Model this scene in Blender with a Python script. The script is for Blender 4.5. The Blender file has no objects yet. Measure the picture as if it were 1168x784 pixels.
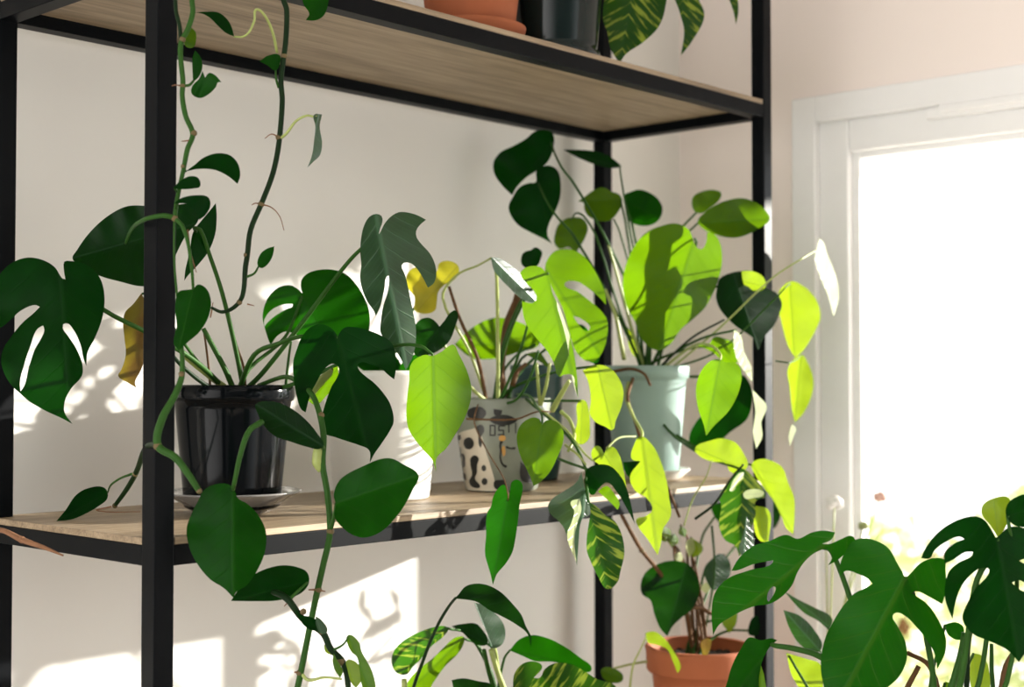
import bpy, bmesh, math, random
from mathutils import Vector, Matrix
from mathutils.geometry import delaunay_2d_cdt
random.seed(7)
SC = bpy.context.scene
COL = SC.collection

# ------------------------------------------------------------------ camera
F = 1600.0
CAM = Vector((-.848, -1.295, 1.45))
YAWF = Vector((.737, .676, 0)).normalized()
PITCH = math.atan(42 / F)
FW = (YAWF * math.cos(PITCH) + Vector((0, 0, math.sin(PITCH)))).normalized()
RT = FW.cross(Vector((0, 0, 1))).normalized()
UP = RT.cross(FW).normalized()
cd = bpy.data.cameras.new('camera')
cam = bpy.data.objects.new('camera', cd); COL.objects.link(cam)
cam.matrix_world = Matrix((
    (RT.x, UP.x, -FW.x, CAM.x), (RT.y, UP.y, -FW.y, CAM.y), (RT.z, UP.z, -FW.z, CAM.z), (0, 0, 0, 1)))
cd.sensor_width = 36; cd.lens = 36 * F / 1168; cd.clip_start = .05
cd.dof.use_dof = True; cd.dof.focus_distance = 1.66; cd.dof.aperture_fstop = 4.5
SC.camera = cam

def P(x, y, d):
    "world point seen at photo position x, y at distance d along the view axis"
    return CAM + d * (FW + RT * ((x - 584) / F) - UP * ((y - 392) / F))

# ------------------------------------------------------------------ materials
class NT:
    def __init__(s, m):
        m.use_nodes = True; s.t = m.node_tree; s.t.nodes.clear()
        s.out = s.t.nodes.new('ShaderNodeOutputMaterial')
    def n(s, ty, **k):
        nd = s.t.nodes.new(ty)
        for a, b in k.items():
            if a.startswith('i_'):
                key = a[2:].replace('_', ' ')
                key = int(key) if key.isdigit() else key
                s.put(nd.inputs[key], b)
            else: setattr(nd, a, b)
        return nd
    def put(s, sock, v):
        if hasattr(v, 'links') or isinstance(v, bpy.types.NodeSocket): s.t.links.new(v, sock)
        else: sock.default_value = v
    def m(s, op, a, b=0.0, c=0.0):
        nd = s.t.nodes.new('ShaderNodeMath'); nd.operation = op
        for i, v in enumerate((a, b, c)): s.put(nd.inputs[i], v)
        return nd.outputs[0]
    def mix(s, f, a, b):
        nd = s.t.nodes.new('ShaderNodeMix'); nd.data_type = 'RGBA'
        s.put(nd.inputs[0], f); s.put(nd.inputs[6], a); s.put(nd.inputs[7], b)
        return nd.outputs[2]
    def step(s, v, lo, hi, a=0.0, b=1.0):
        nd = s.n('ShaderNodeMapRange', interpolation_type='SMOOTHSTEP')
        for i, x in enumerate((v, lo, hi, a, b)): s.put(nd.inputs[i], x)
        return nd.outputs[0]

def c4(c): return (c[0], c[1], c[2], 1)

def plain(name, col, rough=.5, metal=0, spec=.5, noise=.0, scale=30, bump=0, coat=0):
    m = bpy.data.materials.new(name); t = NT(m)
    tc = t.n('ShaderNodeTexCoord')
    nz = t.n('ShaderNodeTexNoise', i_Vector=tc.outputs['Object'], i_Scale=scale, i_Detail=5.0)
    b = t.n('ShaderNodeBsdfPrincipled', i_Roughness=rough, i_Metallic=metal)
    b.inputs['Specular IOR Level'].default_value = spec
    b.inputs['Coat Weight'].default_value = coat
    col2 = tuple(max(0, x * (1 - noise)) for x in col); col3 = tuple(min(1, x * (1 + noise)) for x in col)
    t.put(b.inputs['Base Color'], t.mix(nz.outputs[0], c4(col2), c4(col3)))
    if bump:
        bp = t.n('ShaderNodeBump', i_Strength=bump, i_Distance=.002, i_Height=nz.outputs[0])
        t.put(b.inputs['Normal'], bp.outputs[0])
    t.put(t.out.inputs[0], b.outputs[0])
    return m

def wood(name, c1, c2):
    m = bpy.data.materials.new(name); t = NT(m)
    tc = t.n('ShaderNodeTexCoord')
    mp = t.n('ShaderNodeMapping', i_Vector=tc.outputs['Object']); mp.inputs['Scale'].default_value = (1.6, 22, 22)
    nz = t.n('ShaderNodeTexNoise', i_Vector=mp.outputs[0], i_Scale=3.0, i_Detail=7.0, i_Roughness=.65)
    mp2 = t.n('ShaderNodeMapping', i_Vector=tc.outputs['Object']); mp2.inputs['Scale'].default_value = (4, 180, 180)
    nz2 = t.n('ShaderNodeTexNoise', i_Vector=mp2.outputs[0], i_Scale=2.0, i_Detail=3.0)
    f = t.step(t.m('MULTIPLY_ADD', nz2.outputs[0], .4, t.m('MULTIPLY', nz.outputs[0], .7)), .35, .75)
    b = t.n('ShaderNodeBsdfPrincipled', i_Roughness=.5)
    t.put(b.inputs['Base Color'], t.mix(f, c4(c1), c4(c2)))
    bp = t.n('ShaderNodeBump', i_Strength=.15, i_Distance=.001, i_Height=f)
    t.put(b.inputs['Normal'], bp.outputs[0])
    t.put(t.out.inputs[0], b.outputs[0])
    return m

def leafmat(name, base, vein, trans, tw=.42, rough=.32, var=None, blotch=None, spec=.3):
    "base = upper-side colour, vein colour, trans = colour of light coming through; var = pale stripes colour; blotch = dying patches"
    m = bpy.data.materials.new(name); t = NT(m)
    uv = t.n('ShaderNodeUVMap')
    sp = t.n('ShaderNodeSeparateXYZ', i_Vector=uv.outputs[0])
    u, v = sp.outputs[0], sp.outputs[1]
    au = t.m('ABSOLUTE', u)
    tc = t.n('ShaderNodeTexCoord')
    nz = t.n('ShaderNodeTexNoise', i_Vector=tc.outputs['Object'], i_Scale=28.0, i_Detail=3.0)
    mid = t.step(au, .006, .028, 1.0, 0.0)
    s = t.m('SUBTRACT', v, t.m('MULTIPLY', t.m('POWER', au, .85), .75))
    s = t.m('ADD', s, t.m('MULTIPLY', nz.outputs[0], .05))
    fr = t.m('FRACT', t.m('MULTIPLY', s, 6.5))
    tri = t.m('ABSOLUTE', t.m('SUBTRACT', fr, .5))
    side = t.m('MULTIPLY', t.step(tri, .0, .07, 1.0, 0.0), t.step(au, .02, .5, 1.0, .35))
    fr2 = t.m('FRACT', t.m('MULTIPLY', s, 26.0))
    fine = t.m('MULTIPLY', t.step(t.m('ABSOLUTE', t.m('SUBTRACT', fr2, .5)), .0, .3, 1.0, 0.0), .16)
    vm = t.m('MAXIMUM', t.m('MAXIMUM', mid, t.m('MULTIPLY', side, .75)), fine)
    shade = tuple(x * .62 for x in base)
    cb = t.mix(t.step(nz.outputs[0], .3, .7), c4(shade), c4(tuple(x * 1.25 for x in base)))
    cb = t.mix(t.m('MULTIPLY', vm, .75), cb, c4(vein))
    ct = t.mix(t.m('MULTIPLY', vm, .6), c4(trans), c4(tuple(x * .4 for x in trans)))
    if var:
        cmb = t.n('ShaderNodeCombineXYZ', i_X=t.m('MULTIPLY', s, 9.0), i_Y=t.m('MULTIPLY', u, 2.2))
        nv = t.n('ShaderNodeTexNoise', i_Vector=cmb.outputs[0], i_Scale=1.5, i_Detail=3.0)
        k = t.step(nv.outputs[0], .52, .62)
        cb = t.mix(k, cb, c4(var)); ct = t.mix(k, ct, c4(tuple(min(1, x * 1.3) for x in var)))
    if blotch:
        nb = t.n('ShaderNodeTexNoise', i_Vector=tc.outputs['Object'], i_Scale=14.0, i_Detail=2.0)
        k = t.step(nb.outputs[0], .45, .62)
        cb = t.mix(k, cb, c4(blotch)); ct = t.mix(k, ct, c4(blotch))
    h = t.m('SUBTRACT', 1.0, t.m('MAXIMUM', mid, t.m('MULTIPLY', side, .7)))
    bp = t.n('ShaderNodeBump', i_Strength=.35, i_Distance=.0012, i_Height=h)
    pb = t.n('ShaderNodeBsdfPrincipled', i_Roughness=rough)
    pb.inputs['Specular IOR Level'].default_value = spec
    t.put(pb.inputs['Base Color'], cb); t.put(pb.inputs['Normal'], bp.outputs[0])
    tr = t.n('ShaderNodeBsdfTranslucent'); t.put(tr.inputs['Color'], ct)
    mx = t.n('ShaderNodeMixShader'); mx.inputs[0].default_value = tw
    t.put(mx.inputs[1], pb.outputs[0]); t.put(mx.inputs[2], tr.outputs[0])
    t.put(t.out.inputs[0], mx.outputs[0])
    return m

M = {}
M['dark'] = leafmat('dark_leaf', (.0008, .014, .002), (.006, .036, .006), (.006, .09, .001), .36, spec=.05)
M['deep'] = leafmat('deep_leaf', (.0015, .011, .003), (.012, .04, .015), (.012, .09, .002), .33, .28, spec=.08)
M['mid'] = leafmat('green_leaf', (.001, .026, .001), (.012, .07, .006), (.014, .14, .001), .44, spec=.07)
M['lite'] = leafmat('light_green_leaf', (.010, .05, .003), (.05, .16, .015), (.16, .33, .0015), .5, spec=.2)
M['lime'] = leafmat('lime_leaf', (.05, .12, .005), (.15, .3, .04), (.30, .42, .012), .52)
M['grey'] = leafmat('grey_sheen_leaf', (.008, .034, .012), (.05, .13, .06), (.04, .16, .008), .3, .33, spec=.45)  # grey window sheen mixed into the green of the blade
M['mon'] = leafmat('monstera_leaf', (.001, .032, .002), (.04, .115, .01), (.022, .19, .002), .46, .3, spec=.10)
M['vari'] = leafmat('variegated_leaf', (.003, .02, .004), (.02, .08, .015), (.05, .2, .003), .42, .3, var=(.22, .3, .03), spec=.2)
M['brown'] = leafmat('withering_leaf', (.05, .06, .008), (.1, .09, .02), (.4, .3, .02), .4, .5, blotch=(.13, .075, .012))
M['yell'] = leafmat('yellowing_leaf', (.07, .10, .008), (.1, .12, .02), (.6, .55, .02), .4, .45, blotch=(.5, .42, .02))
M['pale'] = leafmat('pale_glare_leaf', (.30, .36, .16), (.4, .45, .25), (.85, .9, .45), .5)  # near-white tone paints sun glare on leaf slivers and haze on the shrubs
M['stem'] = plain('green_stem', (.022, .075, .010), .5, spec=.12, noise=.25, scale=60)
M['stemd'] = plain('dark_stem', (.006, .020, .005), .5, spec=.1, noise=.3, scale=60)
M['steml'] = plain('light_stem', (.30, .36, .10), .45, noise=.2, scale=60)
M['stemb'] = plain('woody_brown_stem', (.10, .05, .02), .7, spec=.15, noise=.35, scale=70)
M['root'] = plain('dry_root', (.20, .09, .04), .8, noise=.3, scale=90)
M['node'] = plain('stem_node', (.11, .075, .025), .7, noise=.3, scale=90)
M['soil'] = plain('potting_soil', (.035, .022, .014), .95, noise=.6, scale=160, bump=.8)
M['metal'] = plain('black_metal', (.0022, .003, .004), .42, noise=.15, scale=40, spec=.07)
M['oak'] = wood('oak_board', (.15, .105, .06), (.36, .27, .17))
M['wall'] = plain('painted_wall', (.80, .785, .74), .85, noise=.025, scale=6, bump=.04)
M['wallr'] = plain('window_wall_warm_bounce', (.86, .775, .72), .85, noise=.025, scale=6, bump=.04)  # wall colour tinted pinkish to carry warm bounced light
M['white'] = plain('window_white', (.84, .84, .83), .35, noise=.02)
M['ceil'] = plain('ceiling_white', (.82, .8, .77), .9, noise=.02)
M['floor'] = wood('floor_wood', (.42, .36, .30), (.58, .51, .44))
M['blackpot'] = plain('black_glaze', (.003, .004, .005), .1, noise=.2, coat=.0, spec=.12)
M['greenpot'] = plain('dark_green_glaze', (.005, .012, .011), .12, noise=.2, coat=.0, spec=.25)
M['whitepot'] = plain('white_ceramic', (.82, .81, .77), .3, noise=.02)
M['tealpot'] = plain('pale_teal_ceramic', (.25, .36, .33), .4, noise=.06)
M['tealdark'] = plain('deep_teal_ceramic', (.03, .07, .075), .3, noise=.1)
M['terra'] = plain('terracotta', (.34, .095, .033), .8, noise=.14, scale=24, bump=.15)
M['plate'] = plain('grey_glazed_plate', (.17, .165, .16), .2, noise=.1, coat=.4)
M['stone'] = plain('sage_glaze', (.20, .22, .18), .3, noise=.2, scale=40)
M['cream'] = plain('cream_glaze', (.60, .54, .44), .35, noise=.08, scale=40)
M['ink'] = plain('black_pattern_glaze', (.012, .013, .013), .3)
M['ochre'] = plain('ochre_glaze', (.5, .27, .07), .35)
M['brick'] = plain('brick_reveal', (.62, .40, .33), .9, noise=.15, scale=18)
M['paving'] = plain('pale_paving', (.78, .76, .72), .9, noise=.06, scale=4)
M['render'] = plain('pale_render', (.85, .84, .82), .9, noise=.03, scale=4)

g = bpy.data.materials.new('window_glass'); t = NT(g)
tr = t.n('ShaderNodeBsdfTransparent'); gl = t.n('ShaderNodeBsdfGlossy', i_Roughness=.02)
mx = t.n('ShaderNodeMixShader'); mx.inputs[0].default_value = .05
t.put(mx.inputs[1], tr.outputs[0]); t.put(mx.inputs[2], gl.outputs[0]); t.put(t.out.inputs[0], mx.outputs[0])
M['glass'] = g

# ------------------------------------------------------------------ object helpers
def tag(o, label=None, cat=None, group=None, kind=None):
    if label: o['label'] = label
    if cat: o['category'] = cat
    if group: o['group'] = group
    if kind: o['kind'] = kind
    return o

def empty(name, loc, label, cat, group=None):
    o = bpy.data.objects.new(name, None); COL.objects.link(o); o.location = loc
    o.empty_display_size = .05
    return tag(o, label, cat, group)

def rootloc(o):
    v = Vector(o.location)
    while o.parent: o = o.parent; v += Vector(o.location)
    return v

def build(name, verts, faces, mats, parent=None, smooth=True, mi=None, uvs=None):
    me = bpy.data.meshes.new(name)
    off = rootloc(parent) if parent else Vector((0, 0, 0))
    me.from_pydata([tuple(Vector(v) - off) for v in verts], [], faces)
    if not isinstance(mats, (list, tuple)): mats = [mats]
    for m in mats: me.materials.append(m)
    for i, p in enumerate(me.polygons):
        p.use_smooth = smooth
        if mi: p.material_index = mi[i]
    if uvs:
        l = me.uv_layers.new(name='UVMap')
        for lp in me.loops: l.data[lp.index].uv = uvs[lp.vertex_index]
    me.update()
    o = bpy.data.objects.new(name, me); COL.objects.link(o)
    if parent: o.parent = parent
    return o

class MB:
    def __init__(s): s.v = []; s.f = []; s.mi = []
    def add(s, vs, fs, mi=0):
        n = len(s.v); s.v += vs; s.f += [tuple(i + n for i in f) for f in fs]; s.mi += [mi] * len(fs)
    def box(s, a, b, bev=.0, mi=0):
        bm = bmesh.new(); bmesh.ops.create_cube(bm, size=1)
        a, b = Vector(a), Vector(b)
        for v in bm.verts: v.co = Vector(((a[i] + b[i]) / 2 + v.co[i] * (b[i] - a[i]) for i in range(3)))
        if bev: bmesh.ops.bevel(bm, geom=bm.edges[:], offset=bev, segments=2, affect='EDGES', profile=.5)
        bm.verts.index_update()
        s.add([v.co.copy() for v in bm.verts], [[v.index for v in f.verts] for f in bm.faces], mi); bm.free()
    def lathe(s, prof, c, n=56, mi=0):
        vs = []; fs = []
        for r, z in prof:
            for k in range(n):
                a = 2 * math.pi * k / n; vs.append(Vector((c[0] + r * math.cos(a), c[1] + r * math.sin(a), c[2] + z)))
        for i in range(len(prof) - 1):
            for k in range(n):
                fs.append((i * n + k, i * n + (k + 1) % n, (i + 1) * n + (k + 1) % n, (i + 1) * n + k))
        if prof[0][0] > 1e-5: fs.append(tuple(reversed(range(n))))
        if prof[-1][0] > 1e-5: fs.append(tuple((len(prof) - 1) * n + k for k in range(n)))
        s.add(vs, fs, mi)
    def tube(s, pts, rads, n=8, mi=0, sub=5):
        pts = [Vector(p) for p in pts]
        if not isinstance(rads, (list, tuple)): rads = [rads] * len(pts)
        if len(rads) == 2 and len(pts) > 2:
            rads = [rads[0] + (rads[1] - rads[0]) * i / (len(pts) - 1) for i in range(len(pts))]
        q = []; rr = []
        for i in range(len(pts) - 1):
            p0 = pts[max(i - 1, 0)]; p1 = pts[i]; p2 = pts[i + 1]; p3 = pts[min(i + 2, len(pts) - 1)]
            for k in range(sub):
                u = k / sub; L = (p2 - p1).length
                m1 = (p2 - p0); m2 = (p3 - p1)
                m1 = m1.normalized() * L if m1.length > 1e-9 else m1; m2 = m2.normalized() * L if m2.length > 1e-9 else m2
                q.append((2*u**3-3*u*u+1)*p1 + (u**3-2*u*u+u)*m1 + (-2*u**3+3*u*u)*p2 + (u**3-u*u)*m2)
                rr.append(rads[i] + (rads[i+1]-rads[i])*u)
        q.append(pts[-1]); rr.append(rads[-1])
        vs = []; fs = []; nrm = None
        for i, p in enumerate(q):
            d = (q[min(i+1, len(q)-1)] - q[max(i-1, 0)])
            d = d.normalized() if d.length > 1e-9 else Vector((0, 0, 1))
            if nrm is None: nrm = d.orthogonal().normalized()
            nrm = (nrm - d * nrm.dot(d)); nrm = nrm.normalized() if nrm.length > 1e-6 else d.orthogonal().normalized()
            b = d.cross(nrm)
            for k in range(n):
                a = 2*math.pi*k/n; vs.append(p + (nrm*math.cos(a) + b*math.sin(a))*rr[i])
        for i in range(len(q)-1):
            for k in range(n): fs.append((i*n+k, i*n+(k+1) % n, (i+1)*n+(k+1) % n, (i+1)*n+k))
        fs.append(tuple(reversed(range(n)))); fs.append(tuple((len(q)-1)*n+k for k in range(n)))
        s.add(vs, fs, mi)
    def ball(s, c, r, mi=0, sc=(1, 1, 1)):
        bm = bmesh.new(); bmesh.ops.create_icosphere(bm, subdivisions=2, radius=r)
        bm.verts.index_update()
        s.add([Vector(c) + Vector((v.co.x*sc[0], v.co.y*sc[1], v.co.z*sc[2])) for v in bm.verts], [[v.index for v in f.verts] for f in bm.faces], mi); bm.free()
    def build(s, name, mats, parent=None, smooth=True, label=None):
        o = build(name, s.v, s.f, mats, parent, smooth, s.mi)
        if label: o['label'] = label
        return o

# ------------------------------------------------------------------ leaves
CROPS = {'A1': (500, 440, 6.03), 'A2': (280, 220, 4.355), 'A3': (320, 360, 4.357), 'A4': (0, 220, 2.904), 'A5': (170, 400, 2.611),
         'A6': (320, 620, 4.777), 'A7': (180, 0, 4.355), 'B2': (540, 140, 4.867), 'B3': (700, 180, 4.326), 'B4': (500, 270, 4.867),
         'B5': (500, 400, 4.867), 'B6': (680, 350, 4.326), 'B7': (540, 530, 4.867), 'B8': (700, 480, 4.326), 'C1': (640, 604, 4.326),
         'C2': (790, 564, 3.09), 'C3': (420, 640, 3.893), 'D1': (0, 0, 3.893), 'D2': (0, 200, 3.893), 'D3': (0, 400, 3.893),
         'D5': (280, 0, 3.893), 'D6': (280, 200, 3.893), 'D7': (280, 400, 3.893), 'D8': (280, 584, 3.893), 'E7': (460, 0, 2.92), 'px': (0, 0, 1)}
def Z(crop, flat):
    x0, y0, s = CROPS[crop]
    if isinstance(flat, str): flat = [float(a) for a in flat.replace(',', ' ').split()]
    return [Vector((x0 + flat[i]/s, y0 + flat[i+1]/s)) for i in range(0, len(flat), 2)]

def smooth_closed(pts, step):
    n = len(pts); tan = []
    for i in range(n):
        a = (pts[i] - pts[i-1]); b = (pts[(i+1) % n] - pts[i])
        a = a.normalized() if a.length > 1e-6 else a; b = b.normalized() if b.length > 1e-6 else b
        if a.dot(b) < -.1: tan.append((a, b))
        else:
            t = (a + b); t = t.normalized() if t.length > 1e-6 else a
            tan.append((t, t))
    out = []
    for i in range(n):
        p1, p2 = pts[i], pts[(i+1) % n]; L = (p2-p1).length
        m1 = tan[i][1]*L; m2 = tan[(i+1) % n][0]*L
        k = max(1, int(round(L/step)))
        for j in range(k):
            u = j/k
            out.append((2*u**3-3*u*u+1)*p1 + (u**3-2*u*u+u)*m1 + (-2*u**3+3*u*u)*p2 + (u**3-u*u)*m2)
    return out

def inside(p, poly):
    r = False; j = len(poly)-1; x, y = p[0], p[1]
    for i in range(len(poly)):
        a, b = poly[i], poly[j]
        if (a[1] > y) != (b[1] > y) and x < (b[0]-a[0])*(y-a[1])/(b[1]-a[1])+a[0]: r = not r
        j = i
    return r

def leaf(plant, crop, outline, base, tip, d, gx=0, gy=0, fold=.25, curl=0.0, mat='mid', holes=(), pet=None, pr=.0022, pmat='stem', wave=.06, lab=None):
    """One leaf blade with its own tilt (gx, gy: depth slopes to the right and downwards), fold along the midrib
    (positive: sides fall away from the camera) and curl of the tip; pet = petiole points (x, y, depth) from the stem to the blade."""
    ol = Z(crop, outline); b, tp = Z(crop, base)[0], Z(crop, tip)[0]
    xs = [p.x for p in ol]; ys = [p.y for p in ol]
    size = max(max(xs)-min(xs), max(ys)-min(ys))
    st = max(1.3, size/55)
    poly = smooth_closed(ol, st)
    hs = [smooth_closed(Z(crop, h), st) for h in holes]
    rings = [poly] + hs
    verts = []; edges = []
    for r in rings:
        n0 = len(verts); verts += r
        edges += [(n0+i, n0+(i+1) % len(r)) for i in range(len(r))]
    h = max(2.2, size/26)
    y = min(ys)
    row = 0
    while y < max(ys):
        x = min(xs) + (h/2 if row % 2 else 0)
        while x < max(xs):
            p = Vector((x, y))
            if inside(p, poly) and not any(inside(p, q) for q in hs):
                if min((p-q).length_squared for r in rings for q in r) > (.45*h)**2: verts.append(p)
            x += h
        y += h*.87; row += 1
    vo, eo, fo = delaunay_2d_cdt(verts, edges, [], 0, 1e-4, False)[:3]
    fs = []
    for f in fo:
        c = sum((vo[i] for i in f), Vector((0, 0)))/len(f)
        if inside(c, poly) and not any(inside(c, q) for q in hs): fs.append(f)
    used = sorted({i for f in fs for i in f}); mp = {k: i for i, k in enumerate(used)}
    cx = sum(p.x for p in poly)/len(poly); cy = sum(p.y for p in poly)/len(poly)
    ax = tp-b; L = ax.length; ax = ax/L; pe = Vector((-ax.y, ax.x))
    px = d/F
    ph = random.uniform(0, 6.28)
    def depth(p):
        t = (p-b).dot(ax)/L; w = (p-b).dot(pe)*px
        aw = math.sqrt(w*w+(.004)**2)-.004
        tt = max(t, 0)
        return (d + gx*(p.x-cx)*px + gy*(p.y-cy)*px + fold*aw + curl*L*px*tt*tt
                + wave*aw*math.sin(t*13+ph+(1.5 if w > 0 else 0)))
    vs = []; uv = []
    for k in used:
        p = vo[k]; vs.append(P(p.x, p.y, depth(p)))
        uv.append(((p-b).dot(pe)/L, (p-b).dot(ax)/L))
    o = build('leaf', vs, [[mp[i] for i in f] for f in fs], M[mat], plant, True, None, uv)
    if lab: o['label'] = lab
    bp = P(b.x, b.y, depth(b)+.0015)
    if pet is not None:
        if pet == 'auto':
            c = plant['_crown']; c = Vector(c) + Vector((random.uniform(-.02, .02), random.uniform(-.02, .02), 0))
            dv = bp-c
            bk = Vector((YAWF.x, YAWF.y, 0))*.035
            pts = [c, c + Vector((dv.x*.18, dv.y*.18, dv.z*.45))+bk*.6, c + Vector((dv.x*.6, dv.y*.6, dv.z*.85))+bk, bp]
        else: pts = [P(*q) for q in pet] + [bp]
        mb = MB(); mb.tube(pts, [pr*1.35, pr*.8]); mb.build('petiole', M[pmat], o)
    return o

def stem(plant, pts, r, mat='stem', name='stem', n=9, knots=()):
    mb = MB(); mb.tube([P(*q) for q in pts], r, n=n)
    for q in knots: mb.ball(P(*q[:3]), (q[3] if len(q) > 3 else .0045)*.82, 1)
    return mb.build(name, [M[mat], M['node']], plant)

def aerial(plant, pts, r=.0009):
    mb = MB(); mb.tube([P(*q) for q in pts], [r, r*.5], n=6); return mb.build('aerial_root', M['root'], plant)

# ------------------------------------------------------------------ room shell
YW, XW = .42, 1.54
def struct(name, a, b, m, bev=0):
    mb = MB(); mb.box(a, b, bev); o = mb.build(name, m, None, False); return tag(o, kind='structure')
struct('wall_back', (-3, YW, 0), (XW+.3, YW+.15, 2.6), M['wall'])
struct('floor', (-3, -4, -.1), (XW, YW, 0), M['floor'])
struct('ceiling', (-3, -4, 2.6), (XW+.3, YW+.15, 2.7), M['ceil'])
WY0, WY1, WZ0, WZ1 = -.90, .145, .62, 1.998      # window opening
mb = MB()
mb.box((XW, WY1, 0), (XW+.28, YW, 2.6)); mb.box((XW, -4, 0), (XW+.28, WY0, 2.6))
mb.box((XW, WY0, 0), (XW+.28, WY1, WZ0)); mb.box((XW, WY0, WZ1), (XW+.28, WY1, 2.6))
tag(mb.build('wall_right', M['wallr'], None, False), kind='structure')
# window: fixed frame, sash, glazing bead, pane, trickle vent
win = bpy.data.objects.new('window_1', None); COL.objects.link(win); win.location = (XW, (WY0+WY1)/2, WZ0); tag(win, kind='structure')
def ring(y0, y1, z0, z1, w, x0, x1, bev, name, m):
    mb = MB()
    mb.box((x0, y0, z0), (x1, y0+w, z1), bev); mb.box((x0, y1-w, z0), (x1, y1, z1), bev)
    mb.box((x0, y0+w, z0), (x1, y1-w, z0+w), bev); mb.box((x0, y0+w, z1-w), (x1, y1-w, z1), bev)
    return mb.build(name, M[m], win, False)
ring(WY0, WY1, WZ0, WZ1, .052, XW-.012, XW+.07, .003, 'frame', 'white')
ring(WY0+.05, WY1-.05, WZ0+.05, WZ1-.05, .063, XW+.006, XW+.06, .004, 'sash', 'white')
ring(WY0+.112, WY1-.112, WZ0+.112, WZ1-.108, .016, XW+.022, XW+.05, .002, 'glazing_bead', 'white')
mb = MB(); mb.box((XW+.034, WY0+.11, WZ0+.11), (XW+.038, WY1-.11, WZ1-.11)); mb.build('pane', M['glass'], win, False)
mb = MB()
vy0, vy1, vz = -.36, -.13, 1.935
mb.box((XW-.006, vy0, vz-.011), (XW+.008, vy1, vz+.011), .004); mb.box((XW-.016, vy0+.02, vz-.004), (XW-.004, vy1-.03, vz+.012), .004)
mb.build('trickle_vent', M['white'], win, False)
mb = MB(); mb.box((XW-.1, WY0-.03, WZ0-.03), (XW+.02, WY1+.03, WZ0), .004); mb.build('window_sill', M['white'], win, False)
# outdoors
struct('garden_ground', (XW+.28, -14, -.3), (16, 14, -.05), M['paving'])
struct('garden_wall', (9, -2, -.05), (9.2, 14, 1.25), M['render'])
struct('sun_cutoff_slab', (XW+.28, -4, 2.155), (XW+1.5, 2, 2.33), M['render'])  # unseen slab added to cut off the upper edge of the sunlight

# ------------------------------------------------------------------ shelving unit
LEN, DEP, PW, BH = 1.2, .350, .025, .022
Z2, Z3, Z1, Z0 = 1.25, 1.90, .78, .10      # undersides of the beams
sh = empty('shelving_unit', (LEN/2, DEP/2, 0), 'tall black metal shelving unit with oak boards against the back wall', 'shelf')
for x in (0, LEN):
    for y in (0, DEP):
        mb = MB(); mb.box((x, y, 0), (x+PW, y+PW, 2.45), .0015); mb.build('post', M['metal'], sh, False)
for z in (Z0, Z1, Z2, Z3):
    for y in (0, DEP):
        mb = MB(); mb.box((PW, y+.0005, z), (LEN, y+PW-.0005, z+BH), .001); mb.build('beam', M['metal'], sh, False)
    for x in (0, LEN):
        mb = MB(); mb.box((x+.0005, PW, z), (x+PW-.0005, DEP, z+BH), .001); mb.build('beam', M['metal'], sh, False)
    mb = MB()
    e = .001
    mb.box((PW+e, .001, z+BH+.0003), (LEN-e, DEP+PW-.001, z+BH+.008), .0008)
    mb.box((.001, PW+e, z+BH+.0003), (PW+e+.0005, DEP-e, z+BH+.008), .0008)
    mb.box((LEN-e-.0005, PW+e, z+BH+.0003), (LEN+PW-.001, DEP-e, z+BH+.008), .0008)
    mb.box((PW+.002, PW+.002, z+BH-.006), (LEN-.002, DEP-.002, z+BH+.0002), 0)
    mb.build('shelf_board', M['oak'], sh, False)
T2, T3, T1 = Z2+BH+.008, Z3+BH+.008, Z1+BH+.008     # tops

# ------------------------------------------------------------------ pots
def pot(root, prof_out, wall, soil, mat, mname='pot', extra=None):
    "prof_out: outer profile from the base up; an inner wall and soil are added"
    c = root.location
    h = prof_out[-1][1]
    inner = [(max(r-wall, .004), z) for r, z in prof_out if z > soil-.02]
    prof = [(0.0001, 0.0)] + list(prof_out) + list(reversed(inner)) + [(0.0001, inner[0][1])]
    mb = MB(); mb.lathe(prof, c); o = mb.build(mname, M[mat], root)
    # soil with an uneven top
    def rad(z):
        for (r0, z0), (r1, z1) in zip(prof_out, prof_out[1:]):
            if z0 <= z <= z1 and z1 > z0: return r0+(r1-r0)*(z-z0)/(z1-z0)
        return prof_out[-1][0]
    rs = rad(soil)-wall-.0005
    ms = MB(); ms.lathe([(0.0001, soil-.01), (rs, soil-.01), (rs, soil), (rs*.75, soil+.003), (rs*.4, soil+.006), (0.0001, soil+.007)], c, 32)
    for k in range(26):
        a, rr = random.uniform(0, 6.28), rs*.9*math.sqrt(random.random())
        ms.ball((c[0]+rr*math.cos(a), c[1]+rr*math.sin(a), c[2]+soil+.003), random.uniform(.003, .007), 0, (1, 1, .6))
    ms.build('soil', M['soil'], root)
    root['_crown'] = (c[0], c[1], c[2]+soil)
    return o

def at(px, D, z):
    p = P(px, 392, D); return Vector((p.x, p.y, z))

# P8 top shelf: terracotta pot on saucer, black pot
tc_ = at(537, 1.995, T3+.0005)
sau = empty('plant_saucer', tc_, 'terracotta saucer under the terracotta pot on the top shelf', 'saucer')
mb = MB(); mb.lathe([(.0001, 0), (.066, 0), (.071, .002), (.078, .017), (.079, .022), (.076, .023), (.072, .02), (.064, .008), (.0001, .006)], tc_); mb.build('dish', M['terra'], sau)
tp = empty('terracotta_pot', tc_+Vector((0, 0, .0065)), 'terracotta pot at the front of the top shelf, its rim out of the picture', 'pot')
pot(tp, [(.058, 0), (.061, .003), (.067, .05), (.071, .085), (.0725, .1), (.079, .101), (.0815, .104), (.083, .135), (.081, .138)], .006, .12, 'terra')
mb = MB()
for k in range(7):
    a = k*.9; c = Vector(tp['_crown']); mb.tube([c, c+Vector((.02*math.cos(a), .02*math.sin(a), .06)), c+Vector((.06*math.cos(a), .06*math.sin(a), .11))], [.004, .001], 6)
mb.build('succulent_shoots', M['stem'], tp)
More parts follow.
